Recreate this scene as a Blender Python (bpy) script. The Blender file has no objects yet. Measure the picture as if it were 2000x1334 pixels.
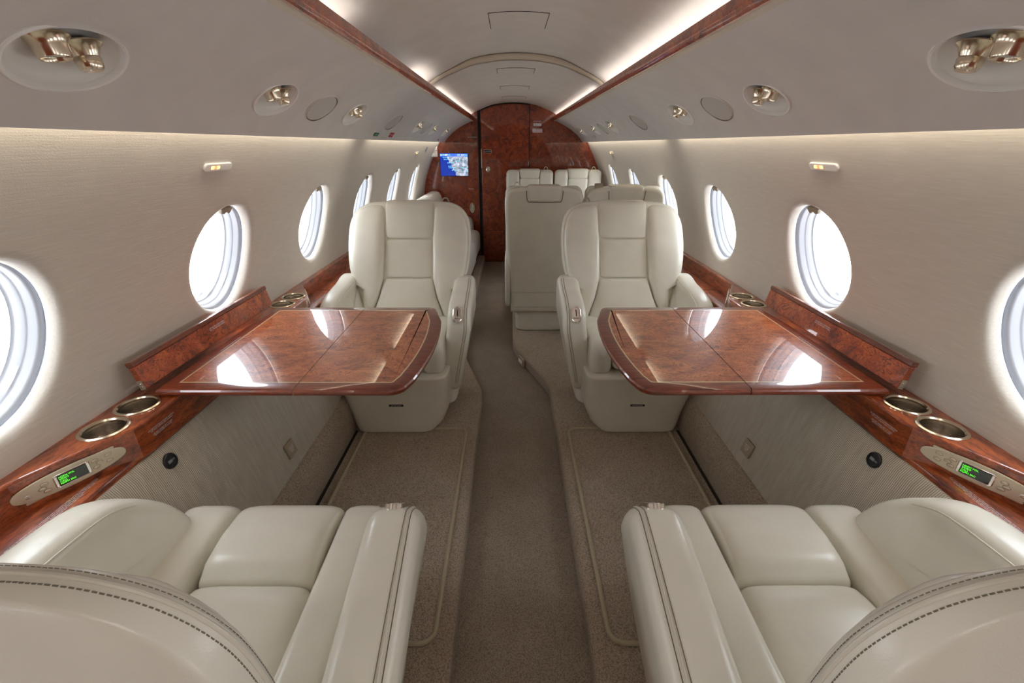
import bpy, math, random
from mathutils import Vector, Matrix
random.seed(7)
S = bpy.context.scene
COL = S.collection

# ------------------------------------------------------------------ camera, sky, light, exposure
cam_d = bpy.data.cameras.new('camera'); cam = bpy.data.objects.new('camera', cam_d); COL.objects.link(cam)
cam_d.sensor_width = 36.0; cam_d.lens = 889.0 / 2000.0 * 36.0; cam_d.clip_start = 0.02
cam.location = (-0.032, 0.0, 1.45)
cam.rotation_euler = (math.radians(90 - 23.416), 0, -0.00206)
S.camera = cam

W = bpy.data.worlds.new('sky'); S.world = W; W.use_nodes = True
wn = W.node_tree; wn.nodes.clear()
wo = wn.nodes.new('ShaderNodeOutputWorld'); wb = wn.nodes.new('ShaderNodeBackground')
wt = wn.nodes.new('ShaderNodeTexCoord'); wsep = wn.nodes.new('ShaderNodeSeparateXYZ'); wr = wn.nodes.new('ShaderNodeValToRGB')
wn.links.new(wt.outputs['Generated'], wsep.inputs[0]); wn.links.new(wsep.outputs['Z'], wr.inputs[0])
wr.color_ramp.elements[0].position = 0.0; wr.color_ramp.elements[0].color = (0.94, 0.97, 1.0, 1)
wr.color_ramp.elements[1].position = 0.6; wr.color_ramp.elements[1].color = (0.90, 0.95, 1.0, 1)
wn.links.new(wr.outputs[0], wb.inputs[0]); wb.inputs[1].default_value = 3.5
wn.links.new(wb.outputs[0], wo.inputs[0])
S.view_settings.view_transform = 'Standard'; S.view_settings.look = 'None'
S.view_settings.gamma = 1.0; S.view_settings.use_curve_mapping = False
S.view_settings.exposure = 1.52
S.cycles.max_bounces = 10; S.cycles.diffuse_bounces = 6; S.cycles.glossy_bounces = 5
S.cycles.transparent_max_bounces = 12; S.cycles.caustics_reflective = False; S.cycles.caustics_refractive = False
S.cycles.sample_clamp_indirect = 8.0

def area_light(name, loc, rot, sx, sy, power, col):
    d = bpy.data.lights.new(name, 'AREA'); d.shape = 'RECTANGLE'; d.size = sx; d.size_y = sy
    d.energy = power; d.color = col
    o = bpy.data.objects.new(name, d); COL.objects.link(o); o.location = loc; o.rotation_euler = rot
    return o
WARM = (1.0, 0.92, 0.78); SOFT = (1.0, 0.97, 0.91)
for sx in (-1, 1):
    # wall wash behind the lower lip of the overhead panel
    for (a, b) in ((-1.25, 2.75), (3.0, 6.0)):
        area_light('wall_wash', (sx * 0.849, (a + b) / 2, 1.525), (0, sx * math.radians(-82), 0), 0.04, b - a, 0.48 * (b - a), WARM)
# ceiling wash lamps lying in the channel behind each wood rail
for sx, runs in ((-1, ((-1.3, 0.6), (1.0, 1.62), (2.60, 3.05), (3.25, 6.0))), (1, ((-1.3, 0.8), (1.15, 3.05), (3.25, 6.0)))):
    for a, b in runs:
        area_light('ceiling_wash', (sx * 0.512, (a + b) / 2, 1.713), (math.radians(180), 0, 0), 0.03, b - a, 0.27 * (b - a), SOFT)
# unseen fill light, added overhead behind the viewer to brighten the cabin
lv = area_light('rear_fill_light', (0, -0.75, 1.90), (math.radians(22), 0, 0), 0.9, 0.7, 2.5, (1.0, 0.96, 0.90)); lv.data.spread = math.radians(115)
# daylight portals in the window openings (they only tell the sky where it may come in)
WIN_Y = [-0.88, -0.03, 0.82, 1.67, 2.52, 3.39, 4.30, 5.23]

# ------------------------------------------------------------------ node materials
def new_mat(name):
    m = bpy.data.materials.new(name); m.use_nodes = True
    nt = m.node_tree; b = nt.nodes['Principled BSDF']
    return m, nt, b
def N(nt, t, **k):
    n = nt.nodes.new(t)
    for a, v in k.items():
        if a in n.inputs: n.inputs[a].default_value = v
        else: setattr(n, a, v)
    return n
def coords(nt, scale=(1, 1, 1), kind='Object'):
    tc = N(nt, 'ShaderNodeTexCoord'); mp = N(nt, 'ShaderNodeMapping'); mp.inputs['Scale'].default_value = scale
    nt.links.new(tc.outputs[kind], mp.inputs['Vector']); return mp.outputs[0]
def ramp(nt, src, stops):
    r = N(nt, 'ShaderNodeValToRGB'); e = r.color_ramp.elements
    while len(e) < len(stops): e.new(0.5)
    for el, (p, c) in zip(e, stops): el.position = p; el.color = (*c, 1) if len(c) == 3 else c
    nt.links.new(src, r.inputs[0]); return r.outputs[0]
def bump(nt, b, src, strength, dist):
    n = N(nt, 'ShaderNodeBump'); n.inputs['Strength'].default_value = strength; n.inputs['Distance'].default_value = dist
    nt.links.new(src, n.inputs['Height']); nt.links.new(n.outputs[0], b.inputs['Normal']); return n
def mixc(nt, fac, a, b, mode='MIX'):
    n = N(nt, 'ShaderNodeMix', data_type='RGBA', blend_type=mode)
    for s, i in ((fac, 0), (a, 6), (b, 7)):
        if hasattr(s, 'links') or hasattr(s, 'is_linked'): nt.links.new(s, n.inputs[i])
        else: n.inputs[i].default_value = s if i == 0 else (*s, 1)
    return n.outputs[2]
def simple(name, col, rough=0.5, metal=0.0, coat=0.0, emit=None, es=1.0, spec=None):
    m, nt, b = new_mat(name); b.inputs['Base Color'].default_value = (*col, 1)
    b.inputs['Roughness'].default_value = rough; b.inputs['Metallic'].default_value = metal
    b.inputs['Coat Weight'].default_value = coat; b.inputs['Coat Roughness'].default_value = 0.03
    if spec is not None: b.inputs['Specular IOR Level'].default_value = spec
    if emit: b.inputs['Emission Color'].default_value = (*emit, 1); b.inputs['Emission Strength'].default_value = es
    return m

def leather(name, col, rough=0.36):
    m, nt, b = new_mat(name)
    v = coords(nt, (1, 1, 1)); n = N(nt, 'ShaderNodeTexNoise', Scale=9.0, Detail=3.0); nt.links.new(v, n.inputs[0])
    c = ramp(nt, n.outputs[0], [(0.3, tuple(x * 0.93 for x in col)), (0.7, col)])
    nt.links.new(c, b.inputs['Base Color'])
    vo = N(nt, 'ShaderNodeTexVoronoi', Scale=520.0); nt.links.new(v, vo.inputs['Vector'])
    n2 = N(nt, 'ShaderNodeTexNoise', Scale=14.0, Detail=4.0, Distortion=0.6); nt.links.new(v, n2.inputs[0])
    ad = N(nt, 'ShaderNodeMath', operation='MULTIPLY_ADD'); ad.inputs[1].default_value = 0.10
    nt.links.new(vo.outputs['Distance'], ad.inputs[0]); nt.links.new(n2.outputs[0], ad.inputs[2])
    bump(nt, b, ad.outputs[0], 0.25, 0.004)
    b.inputs['Roughness'].default_value = rough; b.inputs['Specular IOR Level'].default_value = 0.45
    return m
def burl(name, dark, mid, light, sc=(1, 1, 1), s0=9.0):
    m, nt, b = new_mat(name); v = coords(nt, sc)
    n1 = N(nt, 'ShaderNodeTexNoise', Scale=s0, Detail=7.0, Roughness=0.62, Distortion=1.6); nt.links.new(v, n1.inputs[0])
    c1 = ramp(nt, n1.outputs[0], [(0.30, dark), (0.48, mid), (0.68, light)])
    n2 = N(nt, 'ShaderNodeTexNoise', Scale=s0 * 0.8, Detail=4.0, Roughness=0.5, Distortion=2.6); nt.links.new(v, n2.inputs[0])
    mu = N(nt, 'ShaderNodeMath', operation='MULTIPLY'); mu.inputs[1].default_value = 75.0; nt.links.new(n2.outputs[0], mu.inputs[0])
    si = N(nt, 'ShaderNodeMath', operation='SINE'); nt.links.new(mu.outputs[0], si.inputs[0])
    c2 = ramp(nt, si.outputs[0], [(0.0, (1, 1, 1)), (0.62, (1, 1, 1)), (0.98, (0.34, 0.25, 0.22))])
    n3 = N(nt, 'ShaderNodeTexNoise', Scale=s0 * 14, Detail=2.0); nt.links.new(v, n3.inputs[0])
    c3 = ramp(nt, n3.outputs[0], [(0.35, (0.80, 0.78, 0.76)), (0.6, (1, 1, 1))])
    nt.links.new(mixc(nt, 1.0, mixc(nt, 1.0, c1, c2, 'MULTIPLY'), c3, 'MULTIPLY'), b.inputs['Base Color'])
    b.inputs['Roughness'].default_value = 0.35; b.inputs['Coat Weight'].default_value = 1.0; b.inputs['Coat Roughness'].default_value = 0.012
    b.inputs['Coat IOR'].default_value = 1.55
    return m
def grain(name, dark, light, sc):
    m, nt, b = new_mat(name); v = coords(nt, sc)
    n1 = N(nt, 'ShaderNodeTexNoise', Scale=10.0, Detail=6.0, Roughness=0.6, Distortion=0.5); nt.links.new(v, n1.inputs[0])
    c1 = ramp(nt, n1.outputs[0], [(0.32, dark), (0.66, light)])
    n2 = N(nt, 'ShaderNodeTexNoise', Scale=60.0, Detail=2.0); nt.links.new(v, n2.inputs[0])
    c2 = ramp(nt, n2.outputs[0], [(0.35, (0.6, 0.55, 0.5)), (0.55, (1, 1, 1))])
    nt.links.new(mixc(nt, 1.0, c1, c2, 'MULTIPLY'), b.inputs['Base Color'])
    b.inputs['Roughness'].default_value = 0.35; b.inputs['Coat Weight'].default_value = 1.0; b.inputs['Coat Roughness'].default_value = 0.02
    b.inputs['Coat IOR'].default_value = 1.55
    return m
def fabric_wall(name, col):
    m, nt, b = new_mat(name)
    v = coords(nt, (60, 3.2, 60)); n = N(nt, 'ShaderNodeTexNoise', Scale=4.0, Detail=3.0, Roughness=0.6); nt.links.new(v, n.inputs[0])
    c = ramp(nt, n.outputs[0], [(0.35, tuple(x * 0.94 for x in col)), (0.6, col), (0.72, tuple(min(1, x * 1.06) for x in col))])
    nt.links.new(c, b.inputs['Base Color'])
    v2 = coords(nt, (700, 260, 700)); n2 = N(nt, 'ShaderNodeTexNoise', Scale=1.0, Detail=1.0); nt.links.new(v2, n2.inputs[0])
    ad = N(nt, 'ShaderNodeMath', operation='MULTIPLY_ADD'); ad.inputs[1].default_value = 0.8
    nt.links.new(n2.outputs[0], ad.inputs[0]); nt.links.new(n.outputs[0], ad.inputs[2])
    bump(nt, b, ad.outputs[0], 0.22, 0.002)
    b.inputs['Roughness'].default_value = 0.85; b.inputs['Sheen Weight'].default_value = 0.15
    return m
def carpet(name, col, k=1.0):
    m, nt, b = new_mat(name); v = coords(nt)
    vo = N(nt, 'ShaderNodeTexVoronoi', Scale=260.0 * k); nt.links.new(v, vo.inputs['Vector'])
    n = N(nt, 'ShaderNodeTexNoise', Scale=5.0, Detail=3.0); nt.links.new(v, n.inputs[0])
    c1 = ramp(nt, vo.outputs['Distance'], [(0.1, tuple(min(1, x * 1.18) for x in col)), (0.8, tuple(x * 0.58 for x in col))])
    c2 = ramp(nt, n.outputs[0], [(0.3, (0.85, 0.83, 0.80)), (0.7, (1, 1, 1))])
    nt.links.new(mixc(nt, 1.0, c1, c2, 'MULTIPLY'), b.inputs['Base Color'])
    iv = N(nt, 'ShaderNodeMath', operation='SUBTRACT'); iv.inputs[0].default_value = 1.0; nt.links.new(vo.outputs['Distance'], iv.inputs[1])
    bump(nt, b, iv.outputs[0], 0.8, 0.004)
    b.inputs['Roughness'].default_value = 0.95; b.inputs['Specular IOR Level'].default_value = 0.1; b.inputs['Sheen Weight'].default_value = 0.2
    return m
def ribbed(name, c0, c1):
    m, nt, b = new_mat(name)
    v = coords(nt, (1, 1, 1)); w = N(nt, 'ShaderNodeTexWave', Scale=62.0, Distortion=0.25, bands_direction='Y'); w.inputs['Detail Scale'].default_value = 2.0
    nt.links.new(v, w.inputs[0]); n = N(nt, 'ShaderNodeTexNoise', Scale=12.0, Detail=4.0); nt.links.new(coords(nt, (1, 6, 1)), n.inputs[0])
    cc = ramp(nt, w.outputs['Fac'], [(0.25, c0), (0.75, c1)])
    c2 = ramp(nt, n.outputs[0], [(0.3, (0.86, 0.84, 0.82)), (0.7, (1, 1, 1))])
    nt.links.new(mixc(nt, 1.0, cc, c2, 'MULTIPLY'), b.inputs['Base Color'])
    bump(nt, b, w.outputs['Fac'], 0.5, 0.002); b.inputs['Roughness'].default_value = 0.75
    return m
def brushed(name, col, rough=0.28):
    m, nt, b = new_mat(name); b.inputs['Base Color'].default_value = (*col, 1); b.inputs['Metallic'].default_value = 1.0
    n = N(nt, 'ShaderNodeTexNoise', Scale=30.0, Detail=2.0); nt.links.new(coords(nt, (1, 1, 14)), n.inputs[0])
    r = N(nt, 'ShaderNodeMapRange'); r.inputs[3].default_value = rough - 0.08; r.inputs[4].default_value = rough + 0.1
    nt.links.new(n.outputs[0], r.inputs[0]); nt.links.new(r.outputs[0], b.inputs['Roughness'])
    return m

LEATHER = leather('ivory leather', (0.74, 0.715, 0.62), 0.27)
WELT = simple('grey olive stitching', (0.16, 0.145, 0.10), 0.7)
SEAMC = leather('ivory welt', (0.66, 0.625, 0.53))
BURL = burl('burl veneer', (0.13, 0.015, 0.003), (0.45, 0.075, 0.012), (0.62, 0.150, 0.030), (1, 1, 1), 9.0)
BURLT = burl('table burl veneer', (0.19, 0.034, 0.008), (0.46, 0.110, 0.028), (0.64, 0.200, 0.060), (0.8, 1.5, 1), 8.0)
BURLB = burl('bulkhead burl veneer', (0.095, 0.010, 0.002), (0.31, 0.042, 0.008), (0.50, 0.100, 0.019), (1, 1, 1), 11.0)
MAHOG = grain('mahogany', (0.08, 0.012, 0.004), (0.27, 0.056, 0.017), (9, 0.9, 9))
MAHOGX = grain('mahogany border', (0.11, 0.015, 0.005), (0.28, 0.048, 0.014), (0.9, 9, 9))
ROSE = grain('rosewood ledge', (0.10, 0.012, 0.003), (0.50, 0.105, 0.022), (5, 1.2, 5))
INLAY = simple('light inlay', (0.62, 0.47, 0.26), 0.3, coat=1.0)
WALLF = fabric_wall('slubbed wall fabric', (0.66, 0.61, 0.54))
PANELV = leather('overhead vinyl', (0.70, 0.68, 0.66), 0.5)
CEILV = leather('ceiling vinyl', (0.75, 0.72, 0.68), 0.55)
TRIMC = simple('cream trim', (0.66, 0.60, 0.49), 0.45)
CARPET = carpet('loop carpet', (0.52, 0.42, 0.32), 0.85)
CARPETA = carpet('aisle carpet', (0.43, 0.35, 0.27), 1.1)
PIPING = simple('olive mat piping', (0.44, 0.385, 0.265), 0.8)
RIB = ribbed('ribbed side fabric', (0.38, 0.32, 0.245), (0.70, 0.645, 0.555))
NICKEL = simple('satin champagne nickel', (0.78, 0.68, 0.53), 0.2, 1.0)
STEEL = brushed('brushed steel', (0.66, 0.62, 0.55), 0.2)
CHROME = simple('polished chrome', (0.85, 0.82, 0.78), 0.12, 1.0)
CHAMP = simple('champagne plate', (0.62, 0.54, 0.41), 0.38, 0.55)
BLACK = simple('black plastic', (0.012, 0.012, 0.014), 0.35)
DARK = simple('dark gap', (0.015, 0.011, 0.009), 0.8)
WHITE = simple('white plastic', (0.82, 0.83, 0.85), 0.35)
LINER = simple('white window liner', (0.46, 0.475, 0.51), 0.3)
SHADEC = simple('tan shade', (0.36, 0.30, 0.22), 0.5)
DISH = simple('oval dish', (0.82, 0.80, 0.75), 0.35)
BEZEL = simple('oval bezel', (0.88, 0.87, 0.84), 0.4)
GRILLE = simple('speaker cloth', (0.56, 0.55, 0.52), 0.7)
TEXTW = simple('white lettering', (0.80, 0.78, 0.82), 0.5)
TEXTD = simple('dark lettering', (0.05, 0.03, 0.05), 0.5)
REDM = simple('red sticker', (0.50, 0.02, 0.04), 0.5)
GREENM = simple('green sticker', (0.03, 0.20, 0.08), 0.5)
PURPM = simple('violet lettering', (0.16, 0.13, 0.32), 0.5)
SOFAF = leather('divan fabric', (0.50, 0.46, 0.43), 0.75)
LENS = simple('lamp lens', (0.55, 0.62, 0.62), 0.1, coat=1.0)
AMBER = simple('amber lamp', (1, 0.45, 0.1), 0.4, emit=(1.0, 0.42, 0.10), es=1.584)
AMBERR = simple('red lamp', (1, 0.2, 0.1), 0.4, emit=(1.0, 0.16, 0.07), es=0.924)
GREENT = simple('green display text', (0.1, 0.8, 0.1), 0.4, emit=(0.10, 0.95, 0.02), es=0.660)
LCD = simple('dark display', (0.006, 0.014, 0.010), 0.15, coat=1.0)
CYANT = simple('cyan map text', (0.2, 0.7, 0.9), 0.4, emit=(0.20, 0.75, 0.95), es=0.594)
SCRW = simple('white screen text', (0.9, 0.9, 0.9), 0.4, emit=(0.9, 0.95, 1.0), es=0.594)
SCRG = simple('yellow green screen text', (0.6, 0.9, 0.3), 0.4, emit=(0.55, 0.95, 0.45), es=0.528)
SCRB = simple('blue screen bar', (0.05, 0.12, 0.6), 0.3, emit=(0.05, 0.13, 0.75), es=0.528)
REDD = simple('red map dot', (0.8, 0.0, 0.0), 0.4, emit=(0.8, 0.01, 0.02), es=0.528)

def glass_mat():
    m, nt, b = new_mat('window pane'); nt.nodes.remove(b); out = nt.nodes['Material Output']
    t = N(nt, 'ShaderNodeBsdfTransparent'); g = N(nt, 'ShaderNodeBsdfGlossy'); g.inputs['Roughness'].default_value = 0.02
    t.inputs['Color'].default_value = (0.97, 0.98, 1, 1)
    mx = N(nt, 'ShaderNodeMixShader'); mx.inputs[0].default_value = 0.05
    nt.links.new(t.outputs[0], mx.inputs[1]); nt.links.new(g.outputs[0], mx.inputs[2]); nt.links.new(mx.outputs[0], out.inputs[0])
    return m
PANE = glass_mat()
def map_mat():
    m, nt, b = new_mat('moving map picture'); v = coords(nt)
    sp = N(nt, 'ShaderNodeSeparateXYZ'); nt.links.new(v, sp.inputs[0])
    n = N(nt, 'ShaderNodeTexNoise', Scale=28.0, Detail=6.0, Roughness=0.6); nt.links.new(v, n.inputs[0])
    # coast line runs from upper left to lower right of the panel
    a = N(nt, 'ShaderNodeMath', operation='MULTIPLY_ADD'); a.inputs[1].default_value = 0.50; nt.links.new(sp.outputs['Z'], a.inputs[0]); nt.links.new(sp.outputs['X'], a.inputs[2])
    d = N(nt, 'ShaderNodeMath', operation='MULTIPLY_ADD'); d.inputs[1].default_value = 0.10; nt.links.new(n.outputs[0], d.inputs[0]); nt.links.new(a.outputs[0], d.inputs[2])
    land = ramp(nt, n.outputs[0], [(0.34, (0.05, 0.09, 0.10)), (0.5, (0.22, 0.26, 0.33)), (0.66, (0.50, 0.52, 0.62))])
    k = N(nt, 'ShaderNodeMath', operation='GREATER_THAN'); k.inputs[1].default_value = 0.012; nt.links.new(d.outputs[0], k.inputs[0])
    c = mixc(nt, k.outputs[0], (0.003, 0.022, 0.24), land)
    nt.links.new(c, b.inputs['Emission Color']); b.inputs['Emission Strength'].default_value = 0.62
    b.inputs['Base Color'].default_value = (0.01, 0.01, 0.01, 1); b.inputs['Roughness'].default_value = 0.2
    return m
MAPM = map_mat()

# ------------------------------------------------------------------ geometry helpers
class B:
    def __init__(s): s.v = []; s.f = []; s.m = []
    def add(s, vf, mi=0):
        n = len(s.v); s.v += [tuple(p) for p in vf[0]]; s.f += [tuple(i + n for i in f) for f in vf[1]]; s.m += [mi] * len(vf[1]); return s
def obj(name, vf, mat, parent=None, smooth=True, mx=1, sharp=35, midx=None):
    if isinstance(vf, B): midx = vf.m; vf = (vf.v, vf.f)
    V, F = vf
    if mx < 0: V = [(-x, y, z) for x, y, z in V]; F = [tuple(reversed(f)) for f in F]
    me = bpy.data.meshes.new(name); me.from_pydata(V, [], F)
    mats = mat if isinstance(mat, (list, tuple)) else [mat]
    for m in mats: me.materials.append(m)
    if midx and len(mats) > 1:
        for p, i in zip(me.polygons, midx): p.material_index = i
    me.validate(); me.update()
    import bmesh
    bm = bmesh.new(); bm.from_mesh(me); bmesh.ops.remove_doubles(bm, verts=bm.verts, dist=1e-6)
    bmesh.ops.recalc_face_normals(bm, faces=bm.faces); bm.to_mesh(me); bm.free()
    if smooth:
        for p in me.polygons: p.use_smooth = True
        try: me.set_sharp_from_angle(angle=math.radians(sharp))
        except Exception: pass
    o = bpy.data.objects.new(name, me); COL.objects.link(o)
    if parent: o.parent = parent
    return o
def bev(o, w, seg=3, ang=40):
    md = o.modifiers.new('bevel', 'BEVEL'); md.width = w; md.segments = seg; md.limit_method = 'ANGLE'; md.angle_limit = math.radians(ang)
    return o
def tag(o, label=None, cat=None, group=None, kind=None):
    if label: o['label'] = label
    if cat: o['category'] = cat
    if group: o['group'] = group
    if kind: o['kind'] = kind
    return o
def thing(name, label, cat, loc=(0, 0, 0), rz=0.0, group=None, kind=None):
    o = bpy.data.objects.new(name, None); COL.objects.link(o); o.location = loc; o.rotation_euler = (0, 0, rz)
    o.empty_display_size = 0.05
    return tag(o, label, cat, group, kind)
def struct(name, vf, mat, parent=None, **k):
    o = obj(name, vf, mat, parent, **k)
    if not parent: o['kind'] = 'structure'
    return o
def copy_tree(o, parent=None):
    c = o.copy(); COL.objects.link(c)
    if parent: c.parent = parent
    for ch in [x for x in bpy.data.objects if x.parent == o]: copy_tree(ch, c)
    return c
def box(x0, x1, y0, y1, z0, z1):
    V = [(x, y, z) for z in (z0, z1) for y in (y0, y1) for x in (x0, x1)]
    return V, [(0, 2, 3, 1), (4, 5, 7, 6), (0, 1, 5, 4), (2, 6, 7, 3), (0, 4, 6, 2), (1, 3, 7, 5)]
def rings(R, cap0=True, cap1=True, closed=True):
    n = len(R[0]); V = [p for r in R for p in r]; F = []
    for i in range(len(R) - 1):
        for j in range(n if closed else n - 1):
            k = (j + 1) % n
            F.append((i * n + j, i * n + k, (i + 1) * n + k, (i + 1) * n + j))
    if cap0: F.append(tuple(reversed(range(n))))
    if cap1: F.append(tuple((len(R) - 1) * n + j for j in range(n)))
    return V, F
def lathe(prof, n=28, M=None, cap0=False, cap1=False, sx=1.0, sy=1.0):
    R = [[(r * sx * math.cos(2 * math.pi * j / n), r * sy * math.sin(2 * math.pi * j / n), z) for j in range(n)] for r, z in prof]
    V, F = rings(R, cap0, cap1)
    if M: V = [tuple(M @ Vector(p)) for p in V]
    return V, F
def cr(P, k=5, closed=True):
    out = []; n = len(P)
    for i in range(n if closed else n - 1):
        if closed: p0, p1, p2, p3 = P[i - 1], P[i], P[(i + 1) % n], P[(i + 2) % n]
        else: p0, p1, p2, p3 = P[max(i - 1, 0)], P[i], P[i + 1], P[min(i + 2, n - 1)]
        for q in range(k):
            t = q / k
            out.append(tuple(0.5 * (2 * b + (c - a) * t + (2 * a - 5 * b + 4 * c - d) * t * t + (3 * b - a - 3 * c + d) * t ** 3) for a, b, c, d in zip(p0, p1, p2, p3)))
    if not closed: out.append(tuple(P[-1]))
    return out
def inset(P, d):
    n = len(P); A = sum(P[i][0] * P[(i + 1) % n][1] - P[(i + 1) % n][0] * P[i][1] for i in range(n)); s = 1 if A > 0 else -1
    out = []
    for i in range(n):
        a, b, c = P[i - 1], P[i], P[(i + 1) % n]
        e1 = Vector((b[0] - a[0], b[1] - a[1])); e2 = Vector((c[0] - b[0], c[1] - b[1]))
        if e1.length < 1e-9 or e2.length < 1e-9: out.append(b); continue
        e1.normalize(); e2.normalize()
        n1 = Vector((-e1.y, e1.x)) * s; n2 = Vector((-e2.y, e2.x)) * s
        m = n1 + n2
        if m.length < 1e-6: m = n1
        m.normalize(); k = d / max(0.45, m.dot(n1))
        out.append((b[0] + m.x * k, b[1] + m.y * k))
    return out
AX = {'x': lambda a, b, t: (t, a, b), 'y': lambda a, b, t: (a, t, b), 'z': lambda a, b, t: (a, b, t)}
def rprism(P, lo, hi, r, seg=4, axis='x', rl=None, rh=None):
    """a solid with the outline P and softly rounded edges between its two faces"""
    rl = r if rl is None else rl; rh = r if rh is None else rh; R = []; f = AX[axis]
    if rl > 0: R.append([f(a, b, lo) for a, b in inset(P, rl * 1.5)])
    for k in range(seg + 1):
        an = math.pi / 2 * k / seg
        R.append([f(a, b, lo + rl * (1 - math.sin(an))) for a, b in inset(P, rl * (1 - math.sin(an)) if False else rl * (1 - math.cos(math.pi / 2 - an)))])
        if rl <= 0: break
    # first ring at the face (inset rl), last ring full outline
    for k in range(seg + 1):
        an = math.pi / 2 * k / seg
        R.append([f(a, b, hi - rh * (1 - math.sin(an))) for a, b in inset(P, rh * (1 - math.cos(an)))]) if False else R.append([f(a, b, hi - rh * (1 - math.sin(an)) if rh > 0 else hi) for a, b in inset(P, rh * (1 - math.cos(an)))])
        if rh <= 0: break
    if rh > 0: R.append([f(a, b, hi) for a, b in inset(P, rh * 1.5)])
    return rings(R)
def rpr(P, lo, hi, r, seg=4, axis='x', rl=None, rh=None):
    rl = r if rl is None else rl; rh = r if rh is None else rh; R = []; f = AX[axis]
    def side(rr, base, sgn):
        out = [(rr * 1.6, base)] if rr > 0 else []
        if rr <= 0: return [(0, base)]
        for k in range(seg + 1):
            an = math.pi / 2 * k / seg
            out.append((rr * (1 - math.sin(an)), base + sgn * rr * (1 - math.cos(an))))
        return out
    L = side(rl, lo, 1) + list(reversed(side(rh, hi, -1)))
    return rings([[f(a, b, t) for a, b in inset(P, i)] for i, t in L])
def fn(v):
    if callable(v): return v
    if isinstance(v, (list, tuple)):
        def g(t, v=v):
            if t <= v[0][0]: return v[0][1]
            for (a, x), (b, y) in zip(v, v[1:]):
                if t <= b:
                    k = (t - a) / (b - a); return x + (y - x) * k
            return v[-1][1]
        return g
    return lambda t, v=v: v
def pillow(lo, hi, a0, a1, b0, b1, r=0.02, ex=4.5, axis='z', n=40, m=14, rlo=None, rhi=None):
    """a stuffed cushion lofted along an axis; a0..a1 and b0..b1 are its extents, as numbers or (t, value) tables"""
    a0, a1, b0, b1 = fn(a0), fn(a1), fn(b0), fn(b1); rlo = r if rlo is None else rlo; rhi = r if rhi is None else rhi
    ts = []
    for k in range(6): an = math.pi / 2 * k / 6; ts.append((lo + rlo * (1 - math.cos(an)), rlo * (1 - math.sin(an))))
    for k in range(m + 1): t = lo + rlo + (hi - lo - rlo - rhi) * k / m; ts.append((t, 0.0))
    for k in range(5, -1, -1): an = math.pi / 2 * k / 6; ts.append((hi - rhi * (1 - math.cos(an)), rhi * (1 - math.sin(an))))
    R = []; f = AX[axis]
    for t, i in ts:
        ca, cb = (a0(t) + a1(t)) / 2, (b0(t) + b1(t)) / 2
        ha, hb = max(0.002, (a1(t) - a0(t)) / 2 - i), max(0.002, (b1(t) - b0(t)) / 2 - i)
        ring = []
        for j in range(n):
            th = 2 * math.pi * (j + 0.5) / n; c, s = math.cos(th), math.sin(th)
            ring.append(f(ca + ha * math.copysign(abs(c) ** (2 / ex), c), cb + hb * math.copysign(abs(s) ** (2 / ex), s), t))
        R.append(ring)
    return rings(R)
def tube(P, r, n=8, closed=False):
    P = [Vector(p) for p in P]; R = []; m = len(P); up = None
    for i, p in enumerate(P):
        if closed: t = P[(i + 1) % m] - P[i - 1]
        else: t = P[min(i + 1, m - 1)] - P[max(i - 1, 0)]
        t.normalize()
        if up is None: up = Vector((0, 0, 1)) if abs(t.z) < 0.9 else Vector((1, 0, 0))
        a = t.cross(up); 
        if a.length < 1e-6: a = t.cross(Vector((0, 1, 0)))
        a.normalize(); b = a.cross(t).normalized(); up = b
        R.append([tuple(p + (a * math.cos(2 * math.pi * j / n) + b * math.sin(2 * math.pi * j / n)) * r) for j in range(n)])
    if closed: R.append(R[0]); return rings(R, False, False)
    return rings(R)
def xf(vf, fnc): return [fnc(*p) for p in vf[0]], vf[1]
def frame(o, x, y):
    x = Vector(x).normalized(); y = Vector(y); z = x.cross(y).normalized(); y = z.cross(x).normalized()
    M = Matrix((x, y, z)).transposed().to_4x4(); M.translation = Vector(o); return M
def text(s, size, o, x, y, mat, parent=None, name='lettering', align='CENTER', spacing=1.0, depth=0.0):
    c = bpy.data.curves.new(name, 'FONT'); c.body = s; c.size = size; c.align_x = align; c.align_y = 'CENTER'; c.space_line = spacing
    c.resolution_u = 2; c.extrude = depth; c.materials.append(mat)
    q = bpy.data.objects.new(name, c); COL.objects.link(q)
    me = bpy.data.meshes.new_from_object(q.evaluated_get(bpy.context.evaluated_depsgraph_get())); me.name = name
    bpy.data.objects.remove(q); bpy.data.curves.remove(c)
    if not me.materials: me.materials.append(mat)
    t = bpy.data.objects.new(name, me); COL.objects.link(t); t.matrix_local = frame(o, x, y)
    if parent: t.parent = parent
    return t
def capsule(a, b, n=10):
    """outline of a pill, half length a, half height b"""
    P = []
    for k in range(n + 1): an = -math.pi / 2 + math.pi * k / n; P.append((a - b + b * math.cos(an), b * math.sin(an)))
    for k in range(n + 1): an = math.pi / 2 + math.pi * k / n; P.append((-a + b + b * math.cos(an), b * math.sin(an)))
    return P
def rrect(x0, x1, y0, y1, r, n=5):
    P = []
    for cx, cy, a0 in ((x1 - r, y0 + r, -90), (x1 - r, y1 - r, 0), (x0 + r, y1 - r, 90), (x0 + r, y0 + r, 180)):
        for k in range(n + 1): an = math.radians(a0 + 90 * k / n); P.append((cx + r * math.cos(an), cy + r * math.sin(an)))
    return P
def place(vf, M): return [tuple(M @ Vector(p)) for p in vf[0]], vf[1]

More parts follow.
